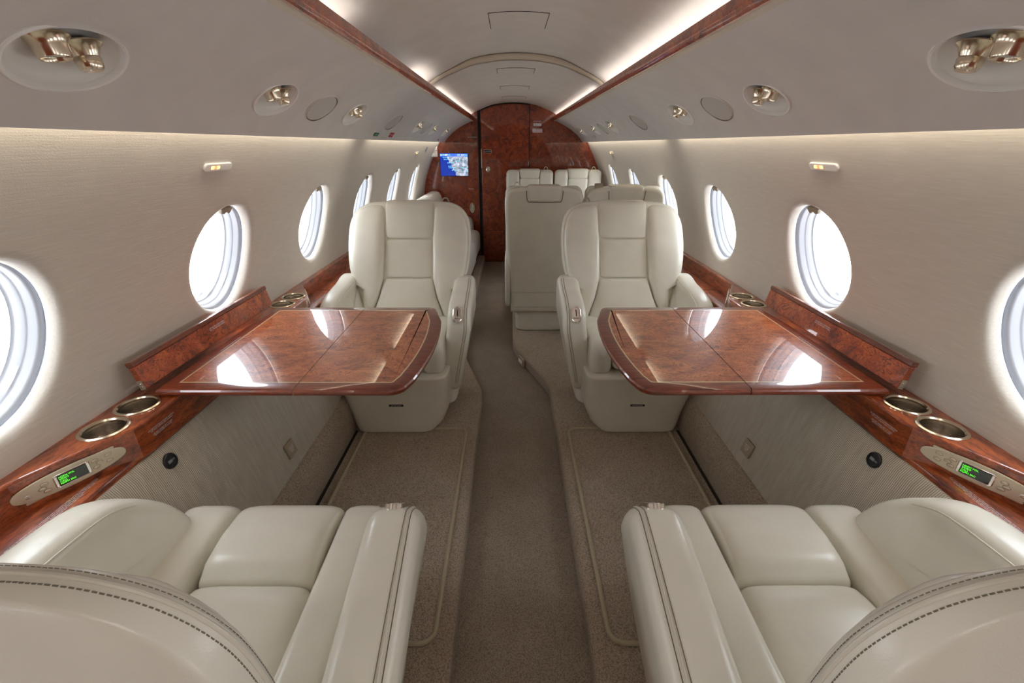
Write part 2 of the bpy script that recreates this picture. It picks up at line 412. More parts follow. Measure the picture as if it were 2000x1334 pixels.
# profile curves: arc-length lookup returning point and outward normal (for the right-hand side)
class Prof:
    def __init__(s, P, k=6):
        s.p = cr(P, k, False); s.l = [0.0]
        for a, b in zip(s.p, s.p[1:]): s.l.append(s.l[-1] + math.hypot(b[0] - a[0], b[1] - a[1]))
        s.L = s.l[-1]
    def at(s, t):
        t = min(max(t, 0), s.L)
        for i in range(len(s.p) - 1):
            if t <= s.l[i + 1] + 1e-9: break
        a, b = s.p[i], s.p[i + 1]; k = (t - s.l[i]) / max(1e-9, s.l[i + 1] - s.l[i])
        tx, tz = b[0] - a[0], b[1] - a[1]; L = math.hypot(tx, tz); tx /= L; tz /= L
        nx, nz = tz, -tx
        if nx < 0: nx, nz = -nx, -nz
        return (a[0] + (b[0] - a[0]) * k, a[1] + (b[1] - a[1]) * k), (nx, nz), (tx, tz)
    def map(s, y, t, d): (x, z), (nx, nz), _ = s.at(t); return (x + nx * d, y, z + nz * d)
    def near(s, x, z): return min(range(len(s.p)), key=lambda i: (s.p[i][0] - x) ** 2 + (s.p[i][1] - z) ** 2)
    def arc(s, x, z):
        best = None
        for i in range(401):
            t = s.L * i / 400; (a, b), _, _ = s.at(t); d = (a - x) ** 2 + (b - z) ** 2
            if best is None or d < best[0]: best = (d, t)
        return best[1]
def pierced(prof, tiles, sc, holes, flare, out=1, q=16):
    """a curved panel, one tile per hole: tiles (y0, y1), holes (yc, ay, as)"""
    Bm = B(); S0, S1 = 0.0, prof.L
    for (y0, y1), h in zip(tiles, holes):
        if h is None:
            g = B(); R = [[prof.map(y, S0 + (S1 - S0) * i / q, 0) for i in range(q + 1)] for y in (y0, (y0 + y1) / 2, y1)]
            Bm.add(rings(R, False, False, False)); continue
        yc, ay, as_ = h
        bd = [(y1, S0 + (S1 - S0) * i / q) for i in range(q)] + [(y1 + (y0 - y1) * i / q, S1) for i in range(q)] + \
             [(y0, S1 + (S0 - S1) * i / q) for i in range(q)] + [(y0 + (y1 - y0) * i / q, S0) for i in range(q)]
        R = []
        for t in (0, 0.02, 0.045, 0.08, 0.12, 0.17, 0.24, 0.34, 0.48, 0.7, 1.0):
            ring = []
            for (by, bs) in bd:
                an = math.atan2((bs - sc) / as_, (by - yc) / ay); hy, hs = yc + ay * math.cos(an), sc + as_ * math.sin(an)
                L = math.hypot(by - hy, bs - hs); dd = t * L; d = 0.0
                if dd < flare: d = flare - math.sqrt(max(0, flare ** 2 - (flare - dd) ** 2))
                ring.append(prof.map(hy + (by - hy) * t, hs + (bs - hs) * t, d * out))
            R.append(ring)
        Bm.add(rings(R, False, False))
    return Bm.v, Bm.f

# ------------------------------------------------------------------ the cabin shell
Y0, Y1 = -1.32, 6.06
WALLP = Prof([(1.137, 0.66), (1.136, 0.78), (1.130, 0.90), (1.097, 1.05), (1.042, 1.20), (0.978, 1.33), (0.905, 1.465), (0.862, 1.535), (0.82, 1.60)])
PANP = Prof([(0.478, 1.716), (0.57, 1.678), (0.66, 1.632), (0.74, 1.577), (0.80, 1.522), (0.838, 1.475)])
WS = WALLP.arc(1.094, 1.06); AY, AS = 0.180, 0.194
mid = [(a + b) / 2 for a, b in zip(WIN_Y, WIN_Y[1:])]
wt_tiles = list(zip([Y0] + mid, mid + [Y1]))
OV = [(0.85, 'psu'), (1.555, 'psu'), (1.912, 'grille'), (2.305, 'psu'), (3.05, 'grille'), (3.845, 'psu'), (4.20, 'grille'), (4.61, 'psu'), (5.42, 'psu')]
PS = PANP.arc(0.741, 1.576)
omid = [(a[0] + b[0]) / 2 for a, b in zip(OV, OV[1:])]
o_tiles = [(Y0, 0.55)] + list(zip([0.55] + omid, omid + [Y1]))
def oval_size(k): return (0.107, 0.066) if k == 'psu' else (0.105, 0.064)
for sx, side in ((-1, 'left'), (1, 'right')):
    struct('wall_' + side, pierced(WALLP, wt_tiles, WS, [(y, AY, AS) for y in WIN_Y], 0.028), WALLF, mx=sx, sharp=60)
    struct('ceiling_panel_' + side, pierced(PANP, o_tiles, PS, [None] + [(y, *oval_size(k)) for y, k in OV], 0.004, -1), PANELV, mx=sx, sharp=60)
    # lip of the overhead panel and the channel above it
    lip = rings([[(x, y, z) for x, z in ((0.838, 1.475), (0.846, 1.475), (0.846, 1.50), (0.80, 1.56), (0.80, 1.75), (0.62, 1.80), (0.56, 1.90))] for y in (Y0, Y1)], False, False, False)
    struct('trim_overhead_' + side, lip, TRIMC, mx=sx, smooth=False)
    struct('ceiling_backing_' + side, rings([[(x, y, z) for x, z in ((0.82, 1.60), (0.80, 1.75), (0.62, 1.95), (0.3, 2.02), (-0.01, 2.02))] for y in (Y0, Y1)], False, False, False), TRIMC, mx=sx, smooth=False)

# windows: liner, pane, shade pull
def window(i, sx, yc):
    w = bpy.data.objects.new('window_%d' % i, None); COL.objects.link(w); w['kind'] = 'structure'
    (wx, wz), _, _ = WALLP.at(WS); w.location = (sx * wx, yc, wz)
    def ell(sc, d, n=64):
        out = []
        for j in range(n):
            an = 2 * math.pi * j / n; p = WALLP.map(yc + AY * sc * math.cos(an), WS + AS * sc * math.sin(an), d)
            out.append((p[0] - wx, p[1] - yc, p[2] - wz))
        return out
    L = [(1.0, 0.030), (1.045, 0.034), (1.045, 0.040), (0.985, 0.042), (0.965, 0.046), (0.955, 0.062), (0.945, 0.064), (0.93, 0.066), (0.918, 0.084), (0.905, 0.087), (0.885, 0.089), (0.872, 0.106), (0.85, 0.110), (0.84, 0.128)]
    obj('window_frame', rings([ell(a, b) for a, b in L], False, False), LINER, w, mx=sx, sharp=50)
    obj('pane', rings([ell(0.86, 0.118), ell(0.3, 0.118), ell(0.01, 0.118)], False, True), PANE, w, mx=sx)
    # small tan pull tab of the shade at the top of the opening
    P = [(-0.034, 0.0), (-0.027, -0.018), (-0.010, -0.020), (-0.004, -0.015), (0.006, -0.015), (0.012, -0.021), (0.024, -0.020), (0.034, 0.0), (0.02, 0.006), (-0.02, 0.006)]
    p, n_, t_ = WALLP.at(WS + AS * 0.965)
    V, F = rpr(P, 0.0, 0.018, 0.004, axis='z', seg=2)
    V = [(p[0] - wx + t_[0] * b + n_[0] * (c + 0.012), a, p[1] - wz + t_[1] * b + n_[1] * (c + 0.012)) for a, b, c in V]
    obj('shade_pull', (V, F), SHADEC, w, mx=sx)
k = 0
for sx in (-1, 1):
    for y in WIN_Y:
        k += 1; window(k, sx, y)
        d = bpy.data.lights.new('daylight_portal', 'AREA'); d.shape = 'ELLIPSE'; d.size = 0.42; d.size_y = 0.46
        d.cycles.is_portal = True
        o = bpy.data.objects.new('daylight_portal', d); COL.objects.link(o); o.location = (sx * 1.225, y, 1.085); o.rotation_euler = (0, sx * math.radians(72), 0)

# ceiling: two vaulted sections, the nearer one higher, with a padded arch where they meet
NEAR = cr([(-0.56, 1.70), (-0.545, 1.765), (-0.50, 1.806), (-0.40, 1.856), (-0.24, 1.920), (0, 1.944), (0.24, 1.920), (0.40, 1.856), (0.50, 1.806), (0.545, 1.765), (0.56, 1.70)], 6, False)
FAR = cr([(-0.54, 1.70), (-0.525, 1.752), (-0.475, 1.794), (-0.38, 1.836), (-0.23, 1.885), (0, 1.906), (0.23, 1.885), (0.38, 1.836), (0.475, 1.794), (0.525, 1.752), (0.54, 1.70)], 6, False)
YA = 3.126
struct('ceiling', rings([[(x, y, z) for x, z in NEAR] for y in (Y0, 0, 1, 2, YA)], False, False, False), CEILV, sharp=60)
struct('ceiling_aft', rings([[(x, y, z) for x, z in FAR] for y in (YA, 4, 5, Y1)], False, False, False), CEILV, sharp=60)
R = []
for t, dy in ((0, 0), (0.04, -0.010), (0.15, -0.016), (0.4, -0.016), (0.7, -0.010), (0.92, 0.004), (1, 0.016)):
    R.append([(a[0] * (1 - t) + b[0] * t, YA + dy, a[1] * (1 - t) + b[1] * t) for a, b in zip(NEAR, FAR)])
struct('trim_arch', rings(R, False, False, False), TRIMC, sharp=70)
def strip(P, w):   # thin dark groove following points, hung just under the ceiling skin
    return tube(P, w, 6)
def znear(x, tab):
    for a, b in zip(tab, tab[1:]):
        if a[0] <= x <= b[0]: return a[1] + (b[1] - a[1]) * (x - a[0]) / (b[0] - a[0])
i = 0
for ya, yb, tab in ((2.217, 2.49, NEAR), (3.405, 3.62, FAR), (4.37, 4.62, FAR), (5.30, 5.5, FAR)):
    i += 1; b = B()
    xs = [-0.125 + 0.25 * k / 10 for k in range(11)]
    b.add(tube([(x, ya, znear(x, tab) - 0.0005) for x in xs], 0.0016, 5))
    for x in (-0.125, 0.125): b.add(tube([(x, ya, znear(x, tab) - 0.0005), (x * 0.99, yb, znear(x, tab) - 0.0002)], 0.0014, 5))
    struct('trim_hatch_seam' if i == 1 else 'trim_hatch_seam_%d' % i, b, DARK)

# wood rails and their lamp channel
for sx, side in ((-1, 'left'), (1, 'right')):
    P = [(0.492, 1.708), (0.492, 1.752), (0.488, 1.757), (0.478, 1.758), (0.470, 1.752), (0.466, 1.735), (0.468, 1.716), (0.474, 1.709)]
    struct('trim_rail_' + side, rings([[(x, y, z) for x, z in P] for y in (Y0, Y1)]), BURL, mx=sx)
    struct('trim_lamp_channel_' + side, rings([[(x, y, z) for x, z in ((0.478, 1.712), (0.485, 1.706), (0.57, 1.702))] for y in (Y0, Y1)], False, False, False), TRIMC, mx=sx)

# floor: sunken aisle, carpeted platforms, side ramps and ribbed side panels
struct('floor', ([(-1.25, Y0 - 0.04, 0), (1.25, Y0 - 0.04, 0), (1.25, Y1 + 0.04, 0), (-1.25, Y1 + 0.04, 0)], [(0, 1, 2, 3)]), CARPETA, smooth=False)
PL = [(-1.2, Y0), (-0.205, Y0), (-0.205, 2.36), (-0.215, 2.44), (-0.36, 2.93), (-0.385, 3.2), (-0.385, Y1), (-1.2, Y1)]
PR = [(0.205, Y0), (1.2, Y0), (1.2, Y1), (-0.02, Y1), (-0.02, 3.18), (0.0, 3.05), (0.155, 2.62), (0.205, 2.46)]
for nm, P in (('floor_platform_left', PL), ('floor_platform_right', PR)):
    bev(struct(nm, rings([[(x, y, z) for x, y in P] for z in (0.0, 0.09)]), CARPET), 0.022, 5)
for sx, side in ((-1, 'left'), (1, 'right')):
    P = [(1.14, 0.69), (1.0, 0.685), (0.985, 0.66), (0.93, 0.46), (0.882, 0.27), (0.882, 0.08)]
    Q = [(1.14, 0.69), (1.13, 0.60), (1.12, 0.50), (1.11, 0.35), (1.10, 0.27), (1.10, 0.08)]
    struct('wall_lower_' + side, rings([[(x, y, z) for x, z in P] for y in (Y0, 3.20)] + [[(x, y, z) for x, z in Q] for y in (3.201, Y1)], False, False, False), RIB, mx=sx)
    P = cr([(0.90, 0.272), (0.875, 0.272), (0.852, 0.25), (0.842, 0.20), (0.838, 0.14), (0.842, 0.085)], 4, False)
    struct('trim_ramp_' + side, rings([[(x, y, z) for x, z in P] for y in (Y0, 3.20)], False, False, False), CARPET, mx=sx)

# bulkhead ahead: wood panel wall with door, and a plain wall behind the camera
SEC = [(-1.16, 0.0), (-1.16, 0.7), (-1.145, 0.9), (-1.09, 1.06), (-1.04, 1.21), (-0.97, 1.34), (-0.88, 1.50), (-0.56, 1.80), (-0.3, 1.93), (0, 1.95), (0.3, 1.93), (0.56, 1.80), (0.88, 1.50), (0.97, 1.34), (1.04, 1.21), (1.09, 1.06), (1.145, 0.9), (1.16, 0.7), (1.16, 0.0)]
SEC2 = [(x * 1.06, z * 1.06) for x, z in SEC]
struct('wall_front', rings([[(x, y, z) for x, z in SEC2] for y in (6.057, 6.10)]), BURLB, smooth=False)
struct('wall_rear', rings([[(x, y, z) for x, z in SEC2] for y in (Y0 - 0.04, Y0)]), BURLB, smooth=False)
dr = bpy.data.objects.new('door_1', None); COL.objects.link(dr); dr.location = (-0.115, 6.05, 0.0); dr['kind'] = 'structure'
def dome(x): return znear(x, FAR)
xs = [-0.395 + (0.185 + 0.395) * k / 12 for k in range(13)]
P = [(-0.395 + 0.115, 0.025), (0.185 + 0.115, 0.025)] + [(x + 0.115, dome(x) - 0.018) for x in reversed(xs)]
bev(obj('panel', rings([[(x, y, z) for x, z in P] for y in (-0.012, 0.006)]), BURLB, dr, smooth=False), 0.003, 2)
b = B(); b.add(tube([(-0.428 + 0.115, -0.004, 0.02), (-0.428 + 0.115, -0.004, 1.81)], 0.006, 6)); b.add(box(-0.424 + 0.115, -0.398 + 0.115, -0.003, 0.008, 0.0, 1.84))
b.add(tube([(x + 0.115, -0.004, dome(x) - 0.008) for x in xs], 0.007, 6)); b.add(tube([(0.19 + 0.115, -0.004, 0.02), (0.19 + 0.115, -0.004, 1.89)], 0.004, 6))
b.add(tube([(-0.395 + 0.115, -0.0125, 0.42), (0.185 + 0.115, -0.0125, 0.42)], 0.0018, 5))
obj('gap', b, DARK, dr)
obj('side_strip', box(-0.447 + 0.115, -0.432 + 0.115, -0.016, 0.01, 0.0, 1.80), MAHOG, dr, smooth=False)
obj('edge_plate', box(-0.4 + 0.115, -0.391 + 0.115, -0.016, -0.008, 1.18, 1.40), CHAMP, dr, smooth=False)
h = obj('door_handle', place(lathe([(0.0, 0.012), (0.026, 0.012), (0.034, 0.008), (0.037, 0.0), (0.037, -0.004)], 28, None, False, False, 0.82, 1.05), frame((-0.315 + 0.115, -0.014, 1.165), (1, 0, 0), (0, 0, 1))), STEEL, dr)
obj('latch', place(rpr(capsule(0.026, 0.008), 0.0, 0.006, 0.002, axis='z', seg=2), frame((-0.315 + 0.115, -0.027, 1.165), (0.5, 0, 0.85), (-0.85, 0, 0.5))), CHAMP, dr)
tag(h, 'oval brushed handle rose')

# ------------------------------------------------------------------ overhead ovals
def oval_unit(sx, y, kind, label, group):
    (px, pz), (nx, nz), (tx, tz) = PANP.at(PS)   # outward normal, tangent running down and outboard
    if sx < 0: px, nx, tx = -px, -nx, -tx
    u = Vector((0, 1, 0)); t = Vector((tx, 0, tz)); n = Vector((-nx, 0, -nz))   # n points into the cabin
    o = thing('overhead_service_oval' if kind == 'psu' else 'oval_speaker_grille', label, 'overhead lamp and air vent' if kind == 'psu' else 'speaker', (px, y, pz), 0, group)
    ay, as_ = oval_size(kind)
    def ell(k, d, m=56): return [tuple(u * (ay * k * math.cos(2 * math.pi * j / m)) + t * (as_ * k * math.sin(2 * math.pi * j / m)) + n * d) for j in range(m)]
    if kind == 'psu':
        obj('bezel', rings([ell(1.05, -0.004), ell(1.045, 0.004), ell(1.02, 0.006), ell(0.97, 0.005), ell(0.93, 0.0), ell(0.92, -0.004)], False, False), BEZEL, o)
        obj('dish', rings([ell(0.925, -0.003), ell(0.86, -0.010), ell(0.74, -0.016), ell(0.55, -0.022), ell(0.3, -0.025), ell(0.02, -0.026)], False, True), DISH, o)
        dn = (Vector((0, 0, -1)) + n * 0.45).normalized()
        for q, nm in ((-0.032, 'reading_light'), (0.030, 'air_vent')):
            c = u * q + t * -0.020 + n * -0.022
            M = frame(c, u, dn.cross(u)); 
            if (M.to_3x3() @ Vector((0, 0, 1))).dot(dn) < 0: M = frame(c, -u, dn.cross(u))
            if nm == 'reading_light':
                f = obj(nm, place(lathe([(0.031, 0.004), (0.031, 0.007), (0.0265, 0.011), (0.0235, 0.020), (0.0215, 0.034), (0.0205, 0.036), (0.019, 0.034), (0.0185, 0.028)], 28), M), NICKEL, o)
                obj('lens', place(lathe([(0.0187, 0.030), (0.012, 0.031), (0.002, 0.0315)], 24, None, False, True), M), LENS, f)
            else:
                obj(nm, place(lathe([(0.031, 0.004), (0.031, 0.006), (0.026, 0.010), (0.021, 0.019), (0.0185, 0.025), (0.0195, 0.027), (0.0178, 0.040), (0.015, 0.044), (0.005, 0.043), (0.0035, 0.040), (0.001, 0.039)], 28, None, False, True), M), NICKEL, o)
    else:
        obj('bezel', rings([ell(1.03, -0.012), ell(1.03, 0.002), ell(1.0, 0.003), ell(0.98, -0.004)], False, False), TRIMC, o)
        tilt = lambda p: p
        obj('mesh_disc', rings([ell(0.975, -0.012), ell(0.965, 0.001), ell(0.94, 0.004), ell(0.6, 0.006), ell(0.02, 0.0065)], False, True), GRILLE, o)
    return o
ordp = ['above the nearest wall window', 'ahead of the dining table', 'third in the row', 'fourth in the row', 'fifth in the row', 'farthest in the row']
pos = {0.85: 'nearest the viewer, largest in view', 1.555: 'above the wall window beside the table', 2.305: 'just beyond the first speaker grille', 3.845: 'first beyond the ceiling arch', 4.61: 'second beyond the ceiling arch', 5.42: 'nearest the wood bulkhead',
       1.912: 'between the first lamp ovals, nearest', 3.05: 'beside the ceiling arch', 4.20: 'between the far lamp ovals'}
for sx, side in ((-1, 'left'), (1, 'right')):
    for y, kind in OV:
        if kind == 'psu': oval_unit(sx, y, kind, 'oval lamp and vent on %s overhead panel, %s' % (side, pos[y]), 'oval lamp units along the overhead panels')
        else: oval_unit(sx, y, kind, 'plain grey oval speaker grille on %s overhead panel, %s' % (side, pos[y]), 'oval speaker grilles along the overhead panels')

# small stickers on the overhead panels
def on_panel(sx, y, x, z, d=0.0015):
    t = PANP.arc(x, z); (px, pz), (nx, nz), (tx, tz) = PANP.at(t)
    return Vector((sx * (px - nx * d), y, pz - nz * d)), Vector((0, 1, 0)), Vector((sx * tx, 0, tz)), Vector((-sx * nx, 0, -nz))
def plate(name, M, hx, hy, mat, label=None, cat=None, parent=None, r=None, d=0.0012):
    r = r if r is not None else min(hx, hy) * 0.2
    o = obj(name, rpr(rrect(-hx, hx, -hy, hy, r, 4), 0, d, min(d, hx, hy) * 0.4, axis='z', seg=2), mat, parent)
    o.matrix_local = M
    return tag(o, label, cat) if label else o
c, u, t, n = on_panel(-1, 2.905, 0.815, 1.504); st = plate('sticker', frame(c, u, -t), 0.045, 0.011, GREENM, 'small green placard on left overhead panel', 'sticker')
text('EXIT', 0.016, (0, 0, 0.0016), (1, 0, 0), (0, 1, 0), TEXTW, st)
c, u, t, n = on_panel(-1, 3.26, 0.812, 1.508); st = plate('sticker', frame(c, u, -t), 0.05, 0.017, REDM, 'larger red placard on left overhead panel beside the green one', 'sticker')
text('NO SMOKING', 0.014, (0, 0, 0.0016), (1, 0, 0), (0, 1, 0), TEXTW, st)
c, u, t, n = on_panel(-1, 5.4, 0.822, 1.495); plate('sticker', frame(c, u, -t), 0.04, 0.010, REDM, 'tiny red placard on left overhead panel by the bulkhead', 'sticker')
c, u, t, n = on_panel(1, 5.0, 0.80, 1.522); o = text('OXYGEN MASK\nPULL TO OPEN\nDOOR', 0.036, c, -u, t * -1 if False else -t, PURPM, None, 'lettering'); tag(o, 'violet printed lettering on right overhead panel near bulkhead', 'lettering')

# ------------------------------------------------------------------ lit seat belt signs and other wall fittings
def on_wall(sx, y, z, d=0.002):
    best = min((abs(WALLP.at(WALLP.L * i / 400)[0][1] - z), i) for i in range(401))[1]
    (px, pz), (nx, nz), (tx, tz) = WALLP.at(WALLP.L * best / 400)
    return Vector((sx * (px - nx * d), y, pz - nz * d)), Vector((0, -sx, 0)) * -1, Vector((sx * tx, 0, tz))
for sx, side in ((-1, 'left'), (1, 'right')):
    for y, z, wh in ((1.52, 1.388, 'above the table window'), (4.82, 1.374, 'far down the cabin near the bulkhead')):
        c, u, t = on_wall(sx, y, z, 0.001); u = Vector((0, 1 if sx < 0 else -1, 0))   # u runs to the reader's right
        s_ = thing('seat_belt_sign', 'pill shaped lit warning sign on %s wall, %s' % (side, wh), 'warning sign', c, 0, 'lit warning signs on the walls')
        M = frame((0, 0, 0), u, t)
        obj('body', place(rpr(capsule(0.072, 0.0125), -0.002, 0.006, 0.003, axis='z', seg=3), M), BEZEL, s_)
        e = -0.034
        for q, mt in ((0.0, AMBER), (0.028, AMBER), (0.014, AMBERR)):
            l_ = obj('lamp', place(rpr(rrect(e + q - 0.008, e + q + 0.008, -0.005, 0.005, 0.003, 3), 0.0055, 0.0072, 0.0005, axis='z', seg=1), M), mt, s_)
# exit sign, placards by the bulkhead
ex = thing('exit_sign', 'small white box exit sign high on left wall beside the map screen', 'exit sign', (-0.958, 5.9, 1.37)); ex.rotation_euler = (0, 0, math.radians(24))
bev(obj('housing', box(-0.062, 0.05, 0.0, 0.05, -0.058, 0.058), WHITE, ex, smooth=False), 0.01, 3)
text('EXIT', 0.045, (-0.004, -0.0008, 0.0), (1, 0, 0), (0, 0, 1), REDM, ex)
for y, z, a, bb, wh in ((5.3, 1.40, 0.05, 0.025, 'upper grey placard on left wall before the exit sign'), (5.2, 1.24, 0.016, 0.014, 'lower tiny grey placard on left wall above the last window')):
    c, u, t = on_wall(-1, y, z, 0.001); plate('placard', frame(c, (0, 1, 0), t), a, bb, simple('grey placard %d' % int(a * 1000), (0.34, 0.33, 0.38), 0.5), wh, 'placard')

# moving map screen
mo = thing('map_monitor', 'wall monitor on left bulkhead showing a blue moving map', 'screen', (-0.735, 6.058, 1.218))
obj('bezel', rpr(rrect(-0.176, 0.176, -0.134, 0.134, 0.006, 3), -0.010, 0.004, 0.002, axis='y', seg=2), simple('indigo bezel', (0.03, 0.03, 0.12), 0.3), mo)
sc = obj('screen', ([(-0.17, -0.0115, -0.128), (0.17, -0.0115, -0.128), (0.17, -0.0115, 0.128), (-0.17, -0.0115, 0.128)], [(0, 1, 2, 3)]), MAPM, mo, smooth=False)
obj('title_bar', box(-0.17, 0.17, -0.0128, -0.0118, 0.096, 0.128), SCRB, sc, smooth=False)
for s_, x, mt in (('ALT:', -0.142, SCRG), ('487', -0.095, SCRW), ('Ft', -0.055, CYANT), ('GS:', 0.060, SCRG), ('0.0', 0.105, SCRW), ('Kts', 0.148, CYANT)):
    text(s_, 0.027, (x, -0.0134, 0.111), (1, 0, 0), (0, 0, 1), mt, sc)
for s_, x, z in (('San Jose', -0.108, 0.085), ('Santa Maria', -0.085, 0.063), ('Las Vegas', 0.045, 0.046), ('Bakersfield', -0.045, 0.022), ('Avalon', -0.052, -0.016), ('Long Beach', -0.028, -0.033), ('San Diego', 0.002, -0.062), ('Phoenix', 0.12, -0.036), ('Tucson', 0.145, -0.072)):
    text(s_, 0.018, (x, -0.0125, z), (1, 0, 0), (0, 0, 1), CYANT, sc)
obj('position_dot', lathe([(0.006, 0.0), (0.001, 0.001)], 12, frame((-0.012, -0.013, -0.02), (1, 0, 0), (0, 0, 1)), False, True), REDD, sc)

# bulkhead plates and handles
def bplate(name, x, z, hx, hz, mat, label, cat): return plate(name, frame((x, 6.056 if x > 0.2 or x < -0.42 else 6.037, z), (1, 0, 0), (0, 0, 1)), hx, hz, mat, label, cat)
p_ = bplate('lavatory_plate', -0.318, 1.372, 0.044, 0.018, BLACK, 'small black door plate with gold rim on the wood door', 'door plate')
obj('rim', rings([[(x, y, 0.0016) for x, y in rrect(-0.046, 0.046, -0.020, 0.020, 0.004)], [(x, y, 0.0022) for x, y in rrect(-0.043, 0.043, -0.017, 0.017, 0.003)]], False, False), NICKEL, p_)
text('LAVATORY', 0.016, (0.002, 0, 0.0018), (1, 0, 0), (0, 1, 0), TEXTW, p_)
p_ = bplate('placard', 0.285, 1.668, 0.048, 0.014, WHITE, 'upper narrow white placard on the wood bulkhead right of door', 'placard')
text('FASTEN SEAT BELT\nWHILE SEATED', 0.0105, (0, 0, 0.0016), (1, 0, 0), (0, 1, 0), TEXTD, p_)
p_ = bplate('placard', 0.287, 1.603, 0.060, 0.021, WHITE, 'lower larger white placard on the wood bulkhead right of door', 'placard')
text('NO SMOKING\nIN LAVATORY', 0.019, (0, 0, 0.0016), (1, 0, 0), (0, 1, 0), REDM, p_)
tag(text('LAVATORY', 0.019, (0.285, 6.056, 1.703), (1, 0, 0), (0, 0, 1), TEXTW, None, 'lettering'), 'single line of white letters above bulkhead placards', 'lettering')
tag(text('FIRE EXTINGUISHER', 0.013, (-0.50, 6.056, 1.53), (1, 0, 0), (0, 0, 1), TEXTW, None, 'lettering'), 'thin white lettering high on left bulkhead panel', 'lettering')
tag(text('Drawer', 0.02, (-0.535, 6.056, 0.935), (1, 0, 0), (0, 0, 1), TEXTW, None, 'lettering'), 'tiny white lettering on left bulkhead panel below map', 'lettering')
fh = thing('oval_flush_handle', 'upright oval flush handle low on left bulkhead panel', 'handle', (-0.53, 6.058, 0.70))
obj('rose', place(lathe([(0.0, 0.004), (0.03, 0.005), (0.038, 0.010), (0.042, 0.006), (0.043, 0.0)], 28, None, False, False, 0.75, 1.45), frame((0, 0, 0), (1, 0, 0), (0, 0, 1))), CHAMP, fh)
obj('lever', place(rpr(capsule(0.042, 0.010), 0.004, 0.014, 0.004, axis='z', seg=2), frame((0, 0, 0), (0, 0, 1), (-1, 0, 0))), CHROME, fh)

# ------------------------------------------------------------------ side ledges with cup wells, control plates
LT = 0.785
def ledge(sx, side):
    o = thing('side_ledge', 'long glossy rosewood ledge along %s wall under the windows' % side, 'ledge', (sx * 1.05, 1.5, 0.69))
    ox, oy, oz = 1.05, 1.5, 0.69
    L_ = lambda vf: xf(vf, lambda x, y, z: (x - ox, y - oy, z - oz))
    P = [(0.992, 1.02), (0.992, 2.03), (0.998, 2.065), (1.015, 2.10), (1.108, 2.28), (1.108, 3.25), (1.15, 3.25), (1.15, Y0), (1.108, Y0), (1.108, 0.77), (1.015, 0.945), (0.998, 0.98)]
    # body with cup wells cut out of its top: bands of the plan between wells are bridged by rings
    wells = [(1.066, 0.975), (1.066, 1.088), (1.066, 1.957), (1.066, 2.07)]
    body = obj('ledge_top', L_(rings([[(x, y, z) for x, y in P] for z in (0.69, LT)])), ROSE, o, mx=sx, smooth=False)
    bev(body, 0.006, 3)
    cut = B()
    for cx, cy in wells: cut.add(xf(lathe([(0.0425, -0.5), (0.0425, 0.5)], 40, None, True, True, 1.0, 1.0), lambda x, y, z: (x + cx, y + cy, z + 0.8)))
    return o, body, wells
def boolean_cut(o, tools):
    import bmesh
    me = bpy.data.meshes.new('t'); me.from_pydata(*[tools[0], [], tools[1]]); t = bpy.data.objects.new('t', me); COL.objects.link(t)
    bm = bmesh.new(); bm.from_mesh(me); bmesh.ops.recalc_face_normals(bm, faces=bm.faces); bm.to_mesh(me); bm.free()
    t.matrix_world = Matrix.Identity(4)
    md = o.modifiers.new('cut', 'BOOLEAN'); md.object = t; md.solver = 'EXACT'
    bpy.context.view_layer.update()
    dg = bpy.context.evaluated_depsgraph_get(); ev = o.evaluated_get(dg); nm = bpy.data.meshes.new_from_object(ev)
    old = o.data; o.modifiers.clear(); o.data = nm; nm.name = old.name
    bpy.data.objects.remove(t)
RW = 0.047
def cup(sx, cx, cy, label):
    o = thing('cup_holder', label, 'cup holder', (sx * cx, cy, LT - 0.075), 0, 'metal cup holders in the side ledges')
    z = 0.075
    obj('well', lathe([(RW - 0.001, z - 0.001), (RW - 0.003, z - 0.012), (RW - 0.004, 0.008), (RW - 0.008, 0.003), (0.02, 0.002), (0.001, 0.002)], 40, None, False, True), STEEL, o)
    obj('rim', lathe([(RW + 0.007, z), (RW + 0.0075, z + 0.003), (RW + 0.004, z + 0.0055), (RW, z + 0.005), (RW - 0.003, z + 0.001), (RW - 0.003, z - 0.004)], 40), NICKEL, o)
